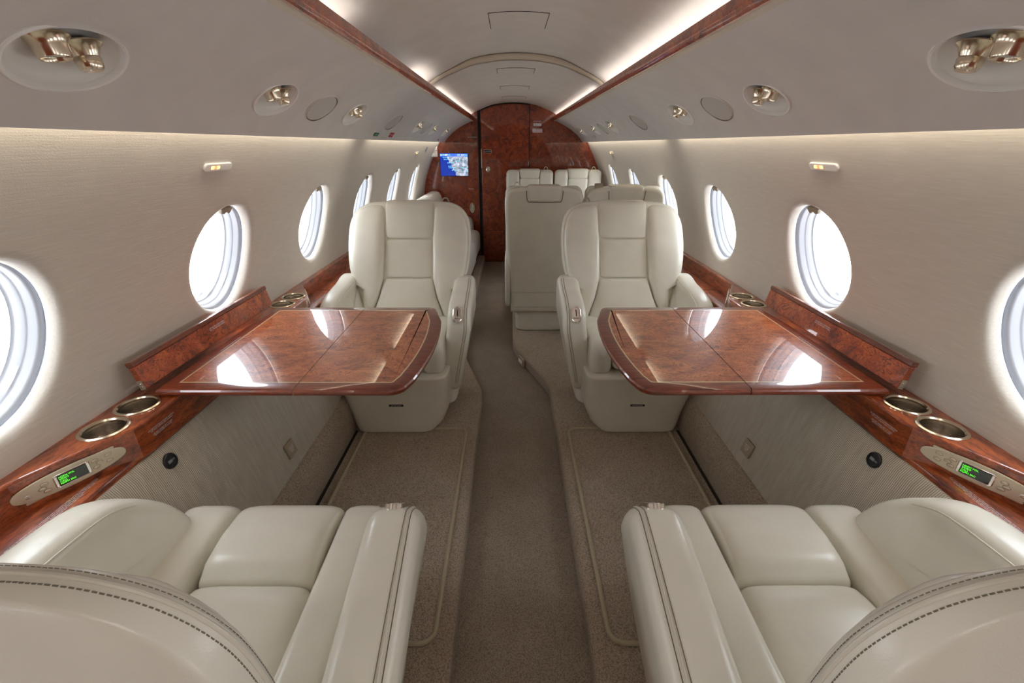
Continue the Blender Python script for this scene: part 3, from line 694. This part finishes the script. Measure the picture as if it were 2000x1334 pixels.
for sx, side in ((-1, 'left'), (1, 'right')):
    o, body, wells = ledge(sx, side)
    t = B()
    for cx, cy in wells: t.add(xf(lathe([(RW, 0.715), (RW, 0.86)], 40, None, True, True), lambda x, y, z: (sx * cx + x, cy + y, z)))
    boolean_cut(body, (t.v, t.f))
    # lower shelf with a rounded lip, split by one dark seam
    ox, oy, oz = 1.05, 1.5, 0.69
    sh = rings([[(x - ox, y - oy, z - oz) for x, z in ((1.15, 0.705), (1.018, 0.705), (1.010, 0.702), (1.006, 0.695), (1.006, 0.675), (1.012, 0.670), (1.15, 0.670))] for y in (Y0, 3.25)])
    obj('shelf', sh, ROSE, o, mx=sx)
    b = B()
    for yy in (0.60, 2.44): b.add(box(1.0055 - ox, 1.108 - ox, yy - oy, yy - oy + 0.0025, 0.69 - oz, 0.7062 - oz))
    obj('seam', b, DARK, o, mx=sx, smooth=False)
    for (cx, cy), wh in zip(wells, ('nearest the viewer', 'second from the viewer, beside the table lid', 'third, just beyond the table lid', 'farthest, by the club chair')):
        cup(sx, cx, cy, 'round metal cup holder in %s ledge, %s' % (side, wh))
    # printed instructions
    yv = (0, 1, 0) if sx < 0 else (0, -1, 0)
    for y in (0.99, ):
        text('LEG REST MUST BE IN STOWED POSITION\nFOR TAXI, TAKEOFF AND LANDING\n\nLIFE VEST UNDER SEAT AT REAR\nREMOVE COVER TO ACCESS', 0.0052, (sx * -(ox - 0.9915) if True else 0, 1.06 - oy, 0.741 - oz), yv, (0, 0, 1), TEXTW, o)
    text('LEG REST MUST BE IN STOWED POSITION\nFOR TAXI, TAKEOFF AND LANDING', 0.0052, (sx * (0.9915 - ox), 1.99 - oy, 0.745 - oz), yv, (0, 0, 1), TEXTW, o)
    long = '\n'.join(['SEAT MUST BE UPRIGHT AND FULLY OUTBOARD WITH HEADREST RAISED FOR TAXI, TAKEOFF AND LANDING',
                      'TABLE MUST BE STOWED FOR TAXI, TAKEOFF AND LANDING. DO NOT PLACE HEAVY ITEMS ON THIS SHELF',
                      'FASTEN SEAT BELT WHILE SEATED. SMOKING IS NOT PERMITTED IN THE CABIN AT ANY TIME',
                      'LIFE VEST IS LOCATED UNDER SEAT. PULL TAB TO OPEN'])
    for yy in (0.775, 2.26): text(long, 0.0044, (sx * (1.032 - ox), yy - oy, 0.7056 - oz), yv, (sx, 0, 0), TEXTW, o, spacing=1.15)

# control plates on the diagonal faces
def control_plate(sx, near, label):
    a, b = ((1.108, 0.77), (1.015, 0.945)) if near else ((1.015, 2.10), (1.108, 2.28))
    A, Bq = Vector((sx * a[0], a[1], 0)), Vector((sx * b[0], b[1], 0)); u = (Bq - A).normalized()
    inward = Vector((-u.y, u.x, 0))
    if inward.x * sx > 0: inward = -inward
    u = Vector((0, 0, 1)).cross(inward).normalized()
    c = (A + Bq) / 2 + inward * 0.001; c.z = 0.742
    o = thing('control_panel', label, 'control panel', c, 0, 'passenger control panels')
    M = frame((0, 0, 0), u, (0, 0, 1)); e = 1 if sx < 0 else -1
    H = [(0.108 * math.cos(t) , 0.026 * math.copysign(abs(math.sin(t)) ** 0.8, math.sin(t))) for t in [2 * math.pi * k / 48 for k in range(48)]]
    pl = obj('faceplate', place(rpr(H, 0, 0.005, 0.0015, axis='z', seg=2), M), CHAMP, o)
    for q in (-1, 1):
        obj('edge_fin', place(rpr(capsule(0.038, 0.0032), 0, 0.004, 0.001, axis='z', seg=2), M @ frame((-0.05 * e * q * -1, 0.0205 * q, 0), (1, 0.17 * (-1 if q * e > 0 else 1) * e * q * 1.0 * 0, 0), (0, 1, 0))), CHAMP, o)
    d = obj('display', place(rpr(rrect(-0.027, 0.027, -0.0135, 0.0135, 0.002, 3), 0.0045, 0.0064, 0.0006, axis='z', seg=1), M), LCD, o)
    tx = text('HDPH VOL\nVIDEO\nCALL\nHDPH SRC', 0.0060, tuple(M @ Vector((-0.025, 0, 0.0068))), u, (0, 0, 1), GREENT, d, align='LEFT', spacing=0.92)
    fr = obj('display_frame', place(rings([[(x, y, 0.005) for x, y in rrect(-0.034, 0.034, -0.0165, 0.0165, 0.006)], [(x, y, 0.0068) for x, y in rrect(-0.032, 0.032, -0.0155, 0.0155, 0.005)], [(x, y, 0.006) for x, y in rrect(-0.0275, 0.0275, -0.014, 0.014, 0.002)]], False, False), M), CHROME, o)
    for q, (x, y) in enumerate(((0.044, 0.009), (0.052, 0.0), (0.044, -0.009), (0.071, 0.009), (0.071, -0.007), (-0.049, 0.008), (-0.055, -0.001), (-0.048, -0.010))):
        bq = B(); Mb = M @ frame((x * e, y, 0), (1, 0, 0), (0, 1, 0)); bq.add(place(lathe([(0.0078, 0.004), (0.0076, 0.0056), (0.0060, 0.0058)], 16, None, False, True, 1.0, 0.62), Mb), 1); bq.add(place(lathe([(0.0066, 0.004), (0.0064, 0.0066), (0.005, 0.0076), (0.0005, 0.0079)], 16, None, False, True, 1.0, 0.62), Mb), 0); bq.add(place(box(-0.0016, 0.0016, -0.0004, 0.0004, 0.0078, 0.0083), Mb), 1); obj('button', bq, [CHAMP, SHADEC], o)
    obj('headphone_jack', place(lathe([(0.0045, 0.004), (0.0045, 0.007), (0.0028, 0.0072), (0.0026, 0.004), (0.0005, 0.004)], 16, None, False, True), M @ frame((-0.082 * e, -0.003, 0), (1, 0, 0), (0, 1, 0))), CHROME, o)
for sx, side in ((-1, 'left'), (1, 'right')):
    control_plate(sx, True, 'champagne control panel with green display on %s ledge, nearest the viewer' % side)
    control_plate(sx, False, 'edge-on control panel on %s ledge beside the facing club chair' % side)

# folding tables
def table(sx, side):
    o = thing('folding_table', 'glossy burl folding table opened out from the %s ledge' % side, 'table', (sx * 0.66, 1.49, LT + 0.0005))
    ox, oy = 0.66, 1.49
    out = [(1.048, 1.135), (1.048, 1.853)] + [(0.38, 1.853)]
    crn = lambda cx, cy, r, a0, a1, n=7: [(cx + r * math.cos(math.radians(a0 + (a1 - a0) * k / n)), cy + r * math.sin(math.radians(a0 + (a1 - a0) * k / n))) for k in range(n + 1)]
    out = [(1.048, 1.135), (1.048, 1.853)] + crn(0.385, 1.813, 0.040, 90, 165)
    bow = [(0.326 - 0.030 * (1 - ((y - 1.49) / 0.30) ** 2), y) for y in [1.77 - 0.07 * k for k in range(0, 9)]]
    bow[0:1] = []
    out += bow + crn(0.385, 1.185, 0.052, 195, 270)
    T = 0.024
    b = B(); ins = [(0.010, 0), (0.003, 0.004), (0, 0.010), (0, 0.016), (0.003, 0.021), (0.009, T)]
    b.add(rings([[(x - ox, y - oy, z) for x, y in inset(out, i)] for i, z in ins], True, False), 0)
    i1, i2 = inset(out, 0.043), inset(out, 0.0478)
    z = T
    b.add(rings([[(x - ox, y - oy, z) for x, y in P] for P in (inset(out, 0.009), i1)], False, False), 0)
    b.add(rings([[(x - ox, y - oy, z) for x, y in P] for P in (i1, i2)], False, False), 1)
    b.add(([(x - ox, y - oy, z) for x, y in i2], [tuple(range(len(i2)))]), 2)
    import bmesh
    for nm, keep_in in (('table_leaf', True), ('table_leaf', False)):
        t_ = obj(nm, b, [MAHOGX, INLAY, BURLT], o, mx=sx, sharp=40, midx=b.m)
        bm = bmesh.new(); bm.from_mesh(t_.data)
        cut = sx * (0.655 - ox) ; g = 0.0012
        nrm = (sx, 0, 0)
        if keep_in: r_ = bmesh.ops.bisect_plane(bm, geom=bm.verts[:] + bm.edges[:] + bm.faces[:], plane_co=(cut - sx * g, 0, 0), plane_no=nrm, clear_outer=True)
        else: r_ = bmesh.ops.bisect_plane(bm, geom=bm.verts[:] + bm.edges[:] + bm.faces[:], plane_co=(cut + sx * g, 0, 0), plane_no=nrm, clear_inner=True)
        ed = [e for e in r_['geom_cut'] if isinstance(e, bmesh.types.BMEdge)]
        bmesh.ops.holes_fill(bm, edges=ed); bm.to_mesh(t_.data); bm.free()
        t_.data.set_sharp_from_angle(angle=math.radians(30))
        if not keep_in: tag(t_, 'outboard leaf hinged to the ledge')
    obj('hinge', box(0.6535 - ox, 0.6565 - ox, 1.15 - oy, 1.84 - oy, 0.002, 0.0225), DARK, o, mx=sx, smooth=False)
    text('STOW TABLE FOR TAXI, TAKEOFF AND LANDING', 0.0055, (sx * (1.012 - ox), 1.46 - oy, T + 0.0006), (0, 1, 0) if sx < 0 else (0, -1, 0), (sx, 0, 0), TEXTW, o)
    # upright lid of the table bay, leaning on the wall
    l = thing('table_bay_lid', 'upright burl lid of the table bay leaning on %s wall' % side, 'lid', (sx * 1.066, 1.505, LT + 0.026))
    th = 0.22
    def lean(x, y, z): return (x * math.cos(th) + z * math.sin(th), y, z * math.cos(th) - x * math.sin(th))
    H = 0.088
    bev(obj('lid_board', xf(box(-0.002, 0.016, -0.372, 0.372, 0.003, H - 0.016), lean), BURL, l, mx=sx, smooth=False), 0.002, 2)
    bev(obj('lid_edge', xf(box(-0.004, 0.018, -0.374, 0.374, H - 0.016, H), lean), MAHOG, l, mx=sx, smooth=False), 0.003, 2)
    for yy in (-0.3738, 0.3722): obj('hinge_plate', xf(box(0.0, 0.0145, yy, yy + 0.0016, 0.002, 0.030), lean), SHADEC, l, mx=sx, smooth=False)
    q = B()
    for zz in (0.011, 0.020): q.add(xf(lathe([(0.0028, 0), (0.0022, 0.0012), (0.0003, 0.0012)], 12, frame((0.0073, -0.3738, zz), (1, 0, 0), (0, 0, 1)), False, True), lean))
    obj('screws', q, CHROME, l, mx=sx)
    m_ = Vector(lean(-0.0028, 0.0, 0.05)); up = Vector(lean(0, 0, 1)); up.x *= sx; m_.x *= sx
    text('LID MUST BE CLOSED DURING\nTAXI, TAKEOFF AND LANDING', 0.0062, m_, (0, 1, 0) if sx < 0 else (0, -1, 0), up, TEXTW, l)
table(-1, 'left'); table(1, 'right')

for sx, side in ((-1, 'left'), (1, 'right')):
    struct('trim_floor_gap_' + side, box(0.822, 0.836, 0.70, 1.98, 0.0895, 0.0912), DARK, mx=sx, smooth=False)
# floor mats, sockets and life vest placards on the side panels, step light
for sx, side in ((-1, 'left'), (1, 'right')):
    m_ = thing('carpet_mat', 'piped tan carpet mat on %s platform between the club chairs' % side, 'mat', (sx * 0.53, 1.43, 0.0905))
    P = rrect(-0.268, 0.250, -0.55, 0.56, 0.045, 6)
    obj('pile', rpr(P, 0.0, 0.0045, 0.002, axis='z', seg=2), CARPET, m_, mx=sx)
    obj('piping', tube([(x, y, 0.005) for x, y in P], 0.0075, 8, True), PIPING, m_, mx=sx)
    def on_low(y, z, d=0.001):
        P = [(0.985, 0.66), (0.93, 0.46), (0.882, 0.27)]
        for (x1, z1), (x0, z0) in zip(P, P[1:]):
            if z0 <= z <= z1: break
        k_ = (z - z0) / (z1 - z0); tn = Vector((sx * (x1 - x0), 0, z1 - z0)).normalized(); nn = Vector((0, 1, 0)).cross(tn)
        if nn.x * sx > 0: nn = -nn
        return Vector((sx * (x0 + (x1 - x0) * k_), y, z)) + nn * d, Vector((0, 1 if sx < 0 else -1, 0)), tn
    c, u, t = on_low(1.03, 0.643)
    s_ = thing('usb_socket', 'round black charging socket on %s ribbed side panel under the ledge' % side, 'socket', c); M = frame((0, 0, 0), u, t)
    obj('ring', place(lathe([(0.0225, -0.002), (0.0225, 0.003), (0.020, 0.006), (0.017, 0.006), (0.016, 0.003), (0.001, 0.003)], 28, None, False, True), M), BLACK, s_)
    obj('port', place(rpr(rrect(-0.011, 0.003, -0.004, 0.004, 0.001), 0.002, 0.005, 0.0005, axis='z', seg=1), M), simple('port grey', (0.25, 0.25, 0.30), 0.4), s_)
    obj('port', place(rpr(capsule(0.005, 0.0024), 0.002, 0.0045, 0.0004, axis='z', seg=1), M @ Matrix.Translation((0.009, 0.0, 0))), simple('port ring', (0.18, 0.18, 0.2), 0.4), s_)
    c, u, t = on_low(1.475, 0.352)
    s_ = thing('wall_placard', 'small tan square placard low on %s ribbed side panel' % side, 'placard', c); M = frame((0, 0, 0), u, t)
    obj('plate', place(rpr(rrect(-0.030, 0.030, -0.030, 0.030, 0.003), -0.001, 0.008, 0.002, axis='z', seg=2), M), simple('tan plate', (0.36, 0.29, 0.20), 0.5), s_)
    text('LIFE VEST\nUNDER\nSEAT', 0.009, tuple(M @ Vector((0, 0, 0.0086))), u, t, TEXTW, s_)
# little floor light in the diagonal riser of the right platform, and chrome studs along the risers
fl = thing('step_light', 'small rectangular step light in the right platform riser', 'step light', (0.047, 2.895, 0.048)); fl.rotation_euler = (0, 0, math.radians(-70))
obj('bezel', rpr(rrect(-0.045, 0.045, -0.026, 0.026, 0.004), -0.016, 0.002, 0.002, axis='y', seg=2), SHADEC, fl)
obj('lens', rpr(rrect(-0.030, 0.030, -0.012, 0.012, 0.003), -0.019, -0.012, 0.001, axis='y', seg=2), BEZEL, fl)

# ------------------------------------------------------------------ club chairs

def outline(tab, n=5):
    """closed outline (x, z) from a right-half table of (x, z), bottom to top"""
    R_ = cr(tab, n, False); return R_ + [(-x, z) for x, z in reversed(R_)]
def club_chair(mx, b0=0.165, sl=0.50, ext=0.0):
    def yb(z): return b0 + sl * (z - 0.42)      # front of the back, reclined
    E = lambda P: [(y + (ext if y > 0.09 else 0.0), z) for y, z in P]
    o = thing('club_chair', 'x', 'armchair')
    # --- base. aisle side is -x, outboard +x (mx mirrors)
    base = pillow(0.0, 0.315, [(0, -0.185), (0.05, -0.235), (0.12, -0.262), (0.3, -0.268)], [(0, 0.212), (0.04, 0.226), (0.10, 0.236), (0.16, 0.252), (0.21, 0.266), (0.3, 0.272)], -0.30, 0.24, 0.012, 9, n=56)
    bs = obj('base', base, LEATHER, o, mx=mx)
    pl_ = plate('life_vest_plate', frame((-0.01 * mx, -0.3012, 0.165), (1, 0, 0), (0, 0, 1)), 0.036, 0.0055, BLACK, None, None, bs)
    tag(pl_, 'black label plate')
    text('LIFE VEST INSIDE', 0.0068, (0, 0, 0.0016), (1, 0, 0), (0, 1, 0), TEXTW, pl_)
    obj('pedestal', pillow(0.05, 0.30, -0.285, 0.22, -0.12, 0.26, 0.03, 8), LEATHER, o, mx=mx)
    # --- seat cushion: centre front, centre rear, two side bolsters
    sc_ = obj('seat_cushion', pillow(-0.262, -0.008, [(-0.26, -0.139), (-0.01, -0.133)], [(-0.26, 0.139), (-0.01, 0.133)], 0.32, [(-0.26, 0.462), (-0.20, 0.486), (-0.12, 0.492), (-0.05, 0.482), (-0.008, 0.452)], 0.03, 6, 'y', rlo=0.055, rhi=0.012), LEATHER, o, mx=mx)
    obj('seat_cushion_rear', pillow(-0.010, 0.25 + ext, [(0, -0.134), (0.25, -0.16)], [(0, 0.134), (0.25, 0.16)], 0.32, [(-0.01, 0.452), (0.05, 0.466), (0.25, 0.44)], 0.02, 6, 'y', rlo=0.02), LEATHER, o, mx=mx)
    for s_, w in ((-1, 0.25), (1, 0.285)):
        a, b_ = (0.138, w) if s_ > 0 else (-w, -0.138)
        obj('seat_bolster', pillow(-0.262, 0.22 + ext, a, b_, 0.30, [(-0.26, 0.462), (-0.20, 0.484), (0.2, 0.47)], 0.03, 4.5, 'y', rlo=0.055), LEATHER, o, mx=mx)
    # --- back
    W_ = [(0.215, 0.20), (0.250, 0.34), (0.268, 0.50), (0.300, 0.60), (0.336, 0.70), (0.348, 0.80), (0.346, 0.90), (0.332, 0.965), (0.296, 1.015), (0.24, 1.043), (0.17, 1.052), (0.11, 1.054)]
    OUT = outline(W_, 4)
    tk = fn([(0.2, 1.0), (0.5, 0.9), (0.85, 0.40), (1.06, 0.16)] if ext else [(0.2, 1.0), (0.5, 0.95), (1.06, 0.26)])
    lean = lambda x, y, z: (x, (y * tk(z) if y > 0 else y) + yb(z), z)
    sh = obj('backrest', xf(rpr(OUT, -0.022, 0.135, 0.045, 6, 'y', rl=0.016), lean), LEATHER, o, mx=mx, sharp=70)
    wi = fn([(z, x) for x, z in W_])
    if ext: seams = ((0.0, -0.006, 0.0024, SEAMC), (0.0, 0.002, 0.0008, WELT), (0.0, -0.012, 0.0005, WELT))
    else: seams = ((0.050, 0.134, 0.0022, SEAMC), (0.058, 0.1352, 0.0011, WELT), (0.043, 0.1352, 0.0009, WELT))
    for d, ys, r_, mt in seams:
        Pw = [(x, (ys if ext else ys * tk(z)) + yb(z), z) for x, z in inset(OUT, d)]
        if mt is WELT:
            dash = B()
            for q in range(len(Pw)):
                a_, b_ = Vector(Pw[q]), Vector(Pw[(q + 1) % len(Pw)]); L = (b_ - a_).length; n_ = max(1, int(L / 0.0045))
                for k_ in range(n_): dash.add(tube([a_ + (b_ - a_) * ((k_ + 0.12) / n_), a_ + (b_ - a_) * ((k_ + 0.82) / n_)], r_, 4))
            obj('stitching', dash, mt, sh, mx=mx)
        else: obj('welt', tube(Pw, r_, 8, True), mt, sh, mx=mx)
    xin = [(0.40, 0.215), (0.46, 0.205), (0.56, 0.165), (0.66, 0.138), (0.86, 0.134), (0.90, 0.138), (1.06, 0.142)]
    xi = fn(xin)
    wout = lambda t: max(xi(t) + 0.03, wi(t) - 0.013) if t > 0.62 else max(xi(t) + 0.03, min(wi(t), 0.252))
    for s_ in (-1, 1):
        a0 = (lambda t: xi(t) + 0.001) if s_ > 0 else (lambda t: -wout(t)); a1 = (lambda t: wout(t)) if s_ > 0 else (lambda t: -xi(t) - 0.001)
        obj('back_bolster', pillow(0.40, 1.028 if ext else 1.042, a0, a1, lambda t: yb(t) - (0.034 + (0.015 if ext else 0.035) * math.sin(math.pi * min(1, max(0, (t - 0.4) / 0.65)))), lambda t: yb(t) + 0.03, 0.03, 3.2, m=26), LEATHER, o, mx=mx)
    obj('headrest', pillow(0.862, 1.046 if ext else 1.062, [(0.86, -0.131), (0.90, -0.136), (1.06, -0.140)], [(0.86, 0.131), (0.90, 0.136), (1.06, 0.140)], lambda t: yb(t) - 0.036, lambda t: yb(t) + 0.035, 0.016, 5.5, rhi=0.030), LEATHER, o, mx=mx)
    obj('back_cushion', pillow(0.662, 0.860, -0.134, 0.134, lambda t: yb(t) - 0.036, lambda t: yb(t) + 0.04, 0.014, 6), LEATHER, o, mx=mx)
    obj('lumbar_cushion', pillow(0.40, 0.660, lambda t: -xi(t) + 0.002, lambda t: xi(t) - 0.002, lambda t: yb(t) - 0.043 - 0.02 * math.sin(math.pi * min(1, max(0, (t - 0.4) / 0.26))), lambda t: yb(t) + 0.05, 0.014, 6), LEATHER, o, mx=mx)
    if ext == 0.0:
        # belt loop standing on the aisle shoulder
        yl = yb(1.05) + 0.02
        obj('belt_loop', tube([(-0.20 + 0.020 * math.cos(a_), yl, 1.045 + 0.026 * math.sin(a_)) for a_ in [math.pi * k_ / 12 for k_ in range(13)]], 0.004, 8), SHADEC, o, mx=mx)
    # --- armrests
    hb = 0.615 if ext else 0.655
    PA = cr(E([(0.30, hb), (0.12, min(hb, 0.642)), (-0.01, 0.615 if ext else 0.622), (-0.085, 0.596), (-0.135, 0.545), (-0.158, 0.46), (-0.155, 0.34), (-0.135, 0.22), (-0.10, 0.145), (-0.03, 0.135), (0.14, 0.20), (0.30, 0.30)]), 4)
    def taper(sign):
        def g(x, y, z):
            k_ = max(0.0, 0.50 - z); return (x + sign * k_ * 0.20 - (max(0.0, y + 0.08) * 0.075 if ext else 0.0), y, z)
        return g
    ar = obj('armrest', xf(rpr(PA, -0.378, -0.258, 0.036, 5, 'x'), taper(1)), LEATHER, o, mx=mx, sharp=70)
    I_ = inset(PA, 0.0014)
    keep = [p for p in I_ if p[1] > 0.2 and p[0] < 0.26]
    g = taper(1)
    # seam with twin stitching along the outer shoulder of the arm
    k0 = min(range(len(I_)), key=lambda q: abs(I_[q][0] - 0.24 - ext) + (1 if I_[q][1] < 0.5 else 0)); seq = []
    for q in range(len(I_)):
        p = I_[(k0 + q) % len(I_)]
        seq.append(p)
        if p[1] < 0.2: break
    obj('welt', tube([g(-0.352, y, z) for y, z in seq], 0.0022, 6), SEAMC, ar, mx=mx)
    for d_, x_ in ((0.0036, -0.358), (0.0002, -0.346)):
        J_ = inset(PA, d_); k1_ = I_.index(seq[0]); obj('arm_stitching', tube([g(x_, *J_[(k1_ + q) % len(J_)]) for q in range(len(seq))], 0.0009, 5), WELT, ar, mx=mx)
    ox0 = 0.272 if ext else 0.288
    PO = cr(E([(0.30, 0.665), (0.15, 0.665), (0.02, 0.652), (-0.08, 0.622), (-0.15, 0.56), (-0.178, 0.49), (-0.165, 0.42), (-0.12, 0.375), (0.0, 0.36), (0.30, 0.38)]), 4)
    ao = obj('armrest', xf(rpr(PO, ox0, 0.388, 0.036, 5, 'x'), lambda x, y, z: (x - max(0.0, 0.60 - z) * 0.42, y, z)), LEATHER, o, mx=mx, sharp=70)
    IO = inset(PO, 0.014); seq2 = [p for p in IO if p[1] > 0.42 and p[0] < 0.28 + ext]; seq2.sort(key=lambda p: (-p[0], p[1]))
    seq2 = [p for p in seq2 if p[1] > 0.40]
    obj('welt', tube([(ox0 + 0.0077, y, z) for y, z in seq2], 0.0020, 6), SEAMC, ao, mx=mx)
    # --- seat control let into the arm's front slope
    M = Matrix.Translation((-0.313 * mx, -0.1115, 0.5745)) @ Matrix.Rotation(math.radians(44), 4, 'X')
    hdl = obj('seat_control', place(rings([[(a_, b_, z_) for b_, a_ in capsule(L_, R_)] for L_, R_, z_ in ((0.046, 0.0230, -0.006), (0.046, 0.0230, 0.006), (0.0435, 0.0210, 0.0078), (0.039, 0.0168, 0.006), (0.0385, 0.0162, 0.0020))], False, True), M), CHROME, o)
    tag(hdl, 'chrome rimmed seat control')
    obj('slot', place(box(-0.0022, 0.0022, -0.010, 0.027, 0.0020, 0.0030), M), BLACK, hdl, smooth=False)
    obj('lever', place(rpr([(b_, a_ - 0.015) for a_, b_ in capsule(0.0055, 0.005)] if False else rrect(-0.0140, 0.0140, -0.021, -0.012, 0.003), 0.002, 0.010, 0.002, axis='z', seg=2), M), CHROME, hdl)
    return o
chair_r = club_chair(1); chair_l = club_chair(-1)
chair_r.location = (0.606, 2.25, 0.09); chair_r['label'] = 'ivory leather club chair facing the viewer beyond the right table'
chair_l.location = (-0.613, 2.25, 0.09); chair_l['label'] = 'ivory leather club chair facing the viewer beyond the left table'
near_l = club_chair(1, 0.404, 0.10, 0.17); near_l.location = (-0.613, 0.715, 0.09); near_l.rotation_euler = (0, 0, math.pi); near_l['label'] = 'ivory leather club chair seen from behind at lower left'
near_r = club_chair(-1, 0.404, 0.10, 0.17); near_r.location = (0.612, 0.715, 0.09); near_r.rotation_euler = (0, 0, math.pi); near_r['label'] = 'ivory leather club chair seen from behind at lower right'
for c_ in (chair_r, chair_l, near_l, near_r): c_.location.z = 0.0945; c_['group'] = 'club chairs around the tables'

# ------------------------------------------------------------------ conference chairs beyond
def conference_chair(mx, guide):
    o = thing('conference_chair', 'x', 'armchair'); y0 = 0.27
    W_ = [(0.235, 0.17), (0.245, 0.40), (0.262, 0.62), (0.272, 0.85), (0.276, 0.98), (0.266, 1.04), (0.235, 1.072), (0.18, 1.086), (0.12, 1.09)]
    OUT = outline(W_, 4); lean = lambda x, y, z: (x, y0 + y + 0.04 * (z - 0.4), z)
    sh = obj('backrest', xf(rpr(OUT, 0.0, 0.11, 0.030, 5, 'y', rl=0.015), lean), LEATHER, o, mx=mx, sharp=70)
    obj('welt', tube([lean(x, 0.1085, z) for x, z in inset(OUT, 0.028)], 0.0022, 6, True), SEAMC, sh, mx=mx)
    obj('lower_seam', tube([lean(x, 0.1105, 0.335) for x in (-0.235, -0.1, 0.1, 0.235)], 0.003, 6), SEAMC, sh, mx=mx)
    obj('headrest', xf(pillow(0.995, 1.101, [(1.0, -0.112), (1.04, -0.122), (1.11, -0.122)], [(1.0, 0.112), (1.04, 0.122), (1.11, 0.122)], -0.05, 0.122, 0.012, 6, rhi=0.022), lean), LEATHER, o, mx=mx)
    obj('headrest_crease', tube([lean(x, 0.1125, z) for x, z in cr([(-0.126, 1.068), (-0.122, 1.02), (-0.114, 0.998), (-0.10, 0.993), (0, 0.992), (0.10, 0.993), (0.114, 0.998), (0.122, 1.02), (0.126, 1.068)], 4, False)], 0.0028, 6), WELT, sh, mx=mx)
    for s_ in (-1, 1):
        a, b_ = (0.118, 0.272) if s_ > 0 else (-0.272, -0.118)
        obj('back_bolster', xf(pillow(0.36, 1.092, a, b_, -0.06, 0.05, 0.03, 4, rhi=0.05), lean), LEATHER, o, mx=mx)
    obj('back_cushion', xf(pillow(0.36, 0.998, -0.116, 0.116, -0.055, 0.05, 0.012, 6), lean), LEATHER, o, mx=mx)
    obj('seat_cushion', pillow(-0.26, 0.27, -0.24, 0.24, 0.28, 0.42, 0.04, 6, 'y'), LEATHER, o, mx=mx)
    obj('base', pillow(0.0, 0.275, -0.20, 0.20, -0.20, 0.33, 0.02, 8), LEATHER, o, mx=mx)
    P = cr([(0.37, 0.555), (0.33, 0.60), (0.22, 0.60), (0.0, 0.58), (-0.14, 0.54), (-0.18, 0.44), (-0.16, 0.28), (-0.05, 0.20), (0.2, 0.19), (0.345, 0.21), (0.385, 0.30), (0.39, 0.46)], 4)
    for a in (-0.279, 0.239):
        if guide == 'guide' and a < 0: continue
        obj('armrest', rpr(P, a, a + 0.040, 0.016, 4, 'x'), LEATHER, o, mx=mx, sharp=70)
    if guide == 'loop': obj('belt_loop', tube([(0.19 + 0.022 * math.cos(a_), y0 + 0.08, 1.083 + 0.036 * math.sin(a_)) for a_ in [math.pi * k_ / 12 for k_ in range(13)]], 0.004, 8), SEAMC, o, mx=mx)
    else: obj('belt_guide', pillow(1.075, 1.112, 0.16, 0.215, y0 + 0.05, y0 + 0.10, 0.006, 6), SHADEC, o, mx=mx)
    return o
k1 = conference_chair(1, 'loop'); k2 = conference_chair(1, 'guide')
k1.location = (0.20, 3.68, 0.09); k1.rotation_euler = (0, 0, math.pi); k1['label'] = 'conference chair back with folded headrest flap, nearer the aisle'
k2.location = (0.766, 3.68, 0.09); k2.rotation_euler = (0, 0, math.pi); k2['label'] = 'conference chair back with folded headrest flap, nearer the right wall'
k3 = copy_tree(k1); k3.location = (0.186, 5.35, 0.09); k3.rotation_euler = (0, 0, 0); k3['label'] = 'farthest chair against bulkhead, nearer the aisle, only its back showing'
k4 = copy_tree(k1); k4.location = (0.748, 5.35, 0.09); k4.rotation_euler = (0, 0, 0); k4['label'] = 'farthest chair against bulkhead, nearer the right wall, only its back showing'
for c_ in (k1, k2, k3, k4): c_['group'] = 'conference chairs in the aft group'

# ------------------------------------------------------------------ divan along the left wall
dv = thing('divan', 'pale upholstered divan along left wall before the bulkhead', 'sofa', (-0.72, 4.6, 0.09))
obj('base', rpr(rrect(-0.13, 0.27, -1.30, 1.38, 0.02), 0.0, 0.10, 0.006, axis='z', seg=2), MAHOG, dv)
for a, b_ in ((-1.30, -0.42), (-0.415, 0.46), (0.465, 1.20)):
    obj('seat_cushion', pillow(a, b_, -0.18, [(a, 0.285), (b_, 0.30)], 0.10, 0.39, 0.05, 5, 'y'), SOFAF, dv)
for a, b_, h_ in ((-1.30, -0.42, 0.74), (-0.415, 0.40, 0.74), (0.405, 1.36, 0.83)):
    obj('back_cushion', pillow(a, b_, -0.37, -0.16, 0.30, h_, 0.05, 3.2, 'y'), SOFAF if h_ < 0.8 else LEATHER, dv)
obj('armrest', pillow(1.20, 1.40, -0.30, 0.21, 0.10, 0.53, 0.04, 5, 'y'), SOFAF, dv)
obj('care_tag', box(-0.27, -0.235, 0.78, 0.81, 0.825, 0.8305), REDM, dv, smooth=False)
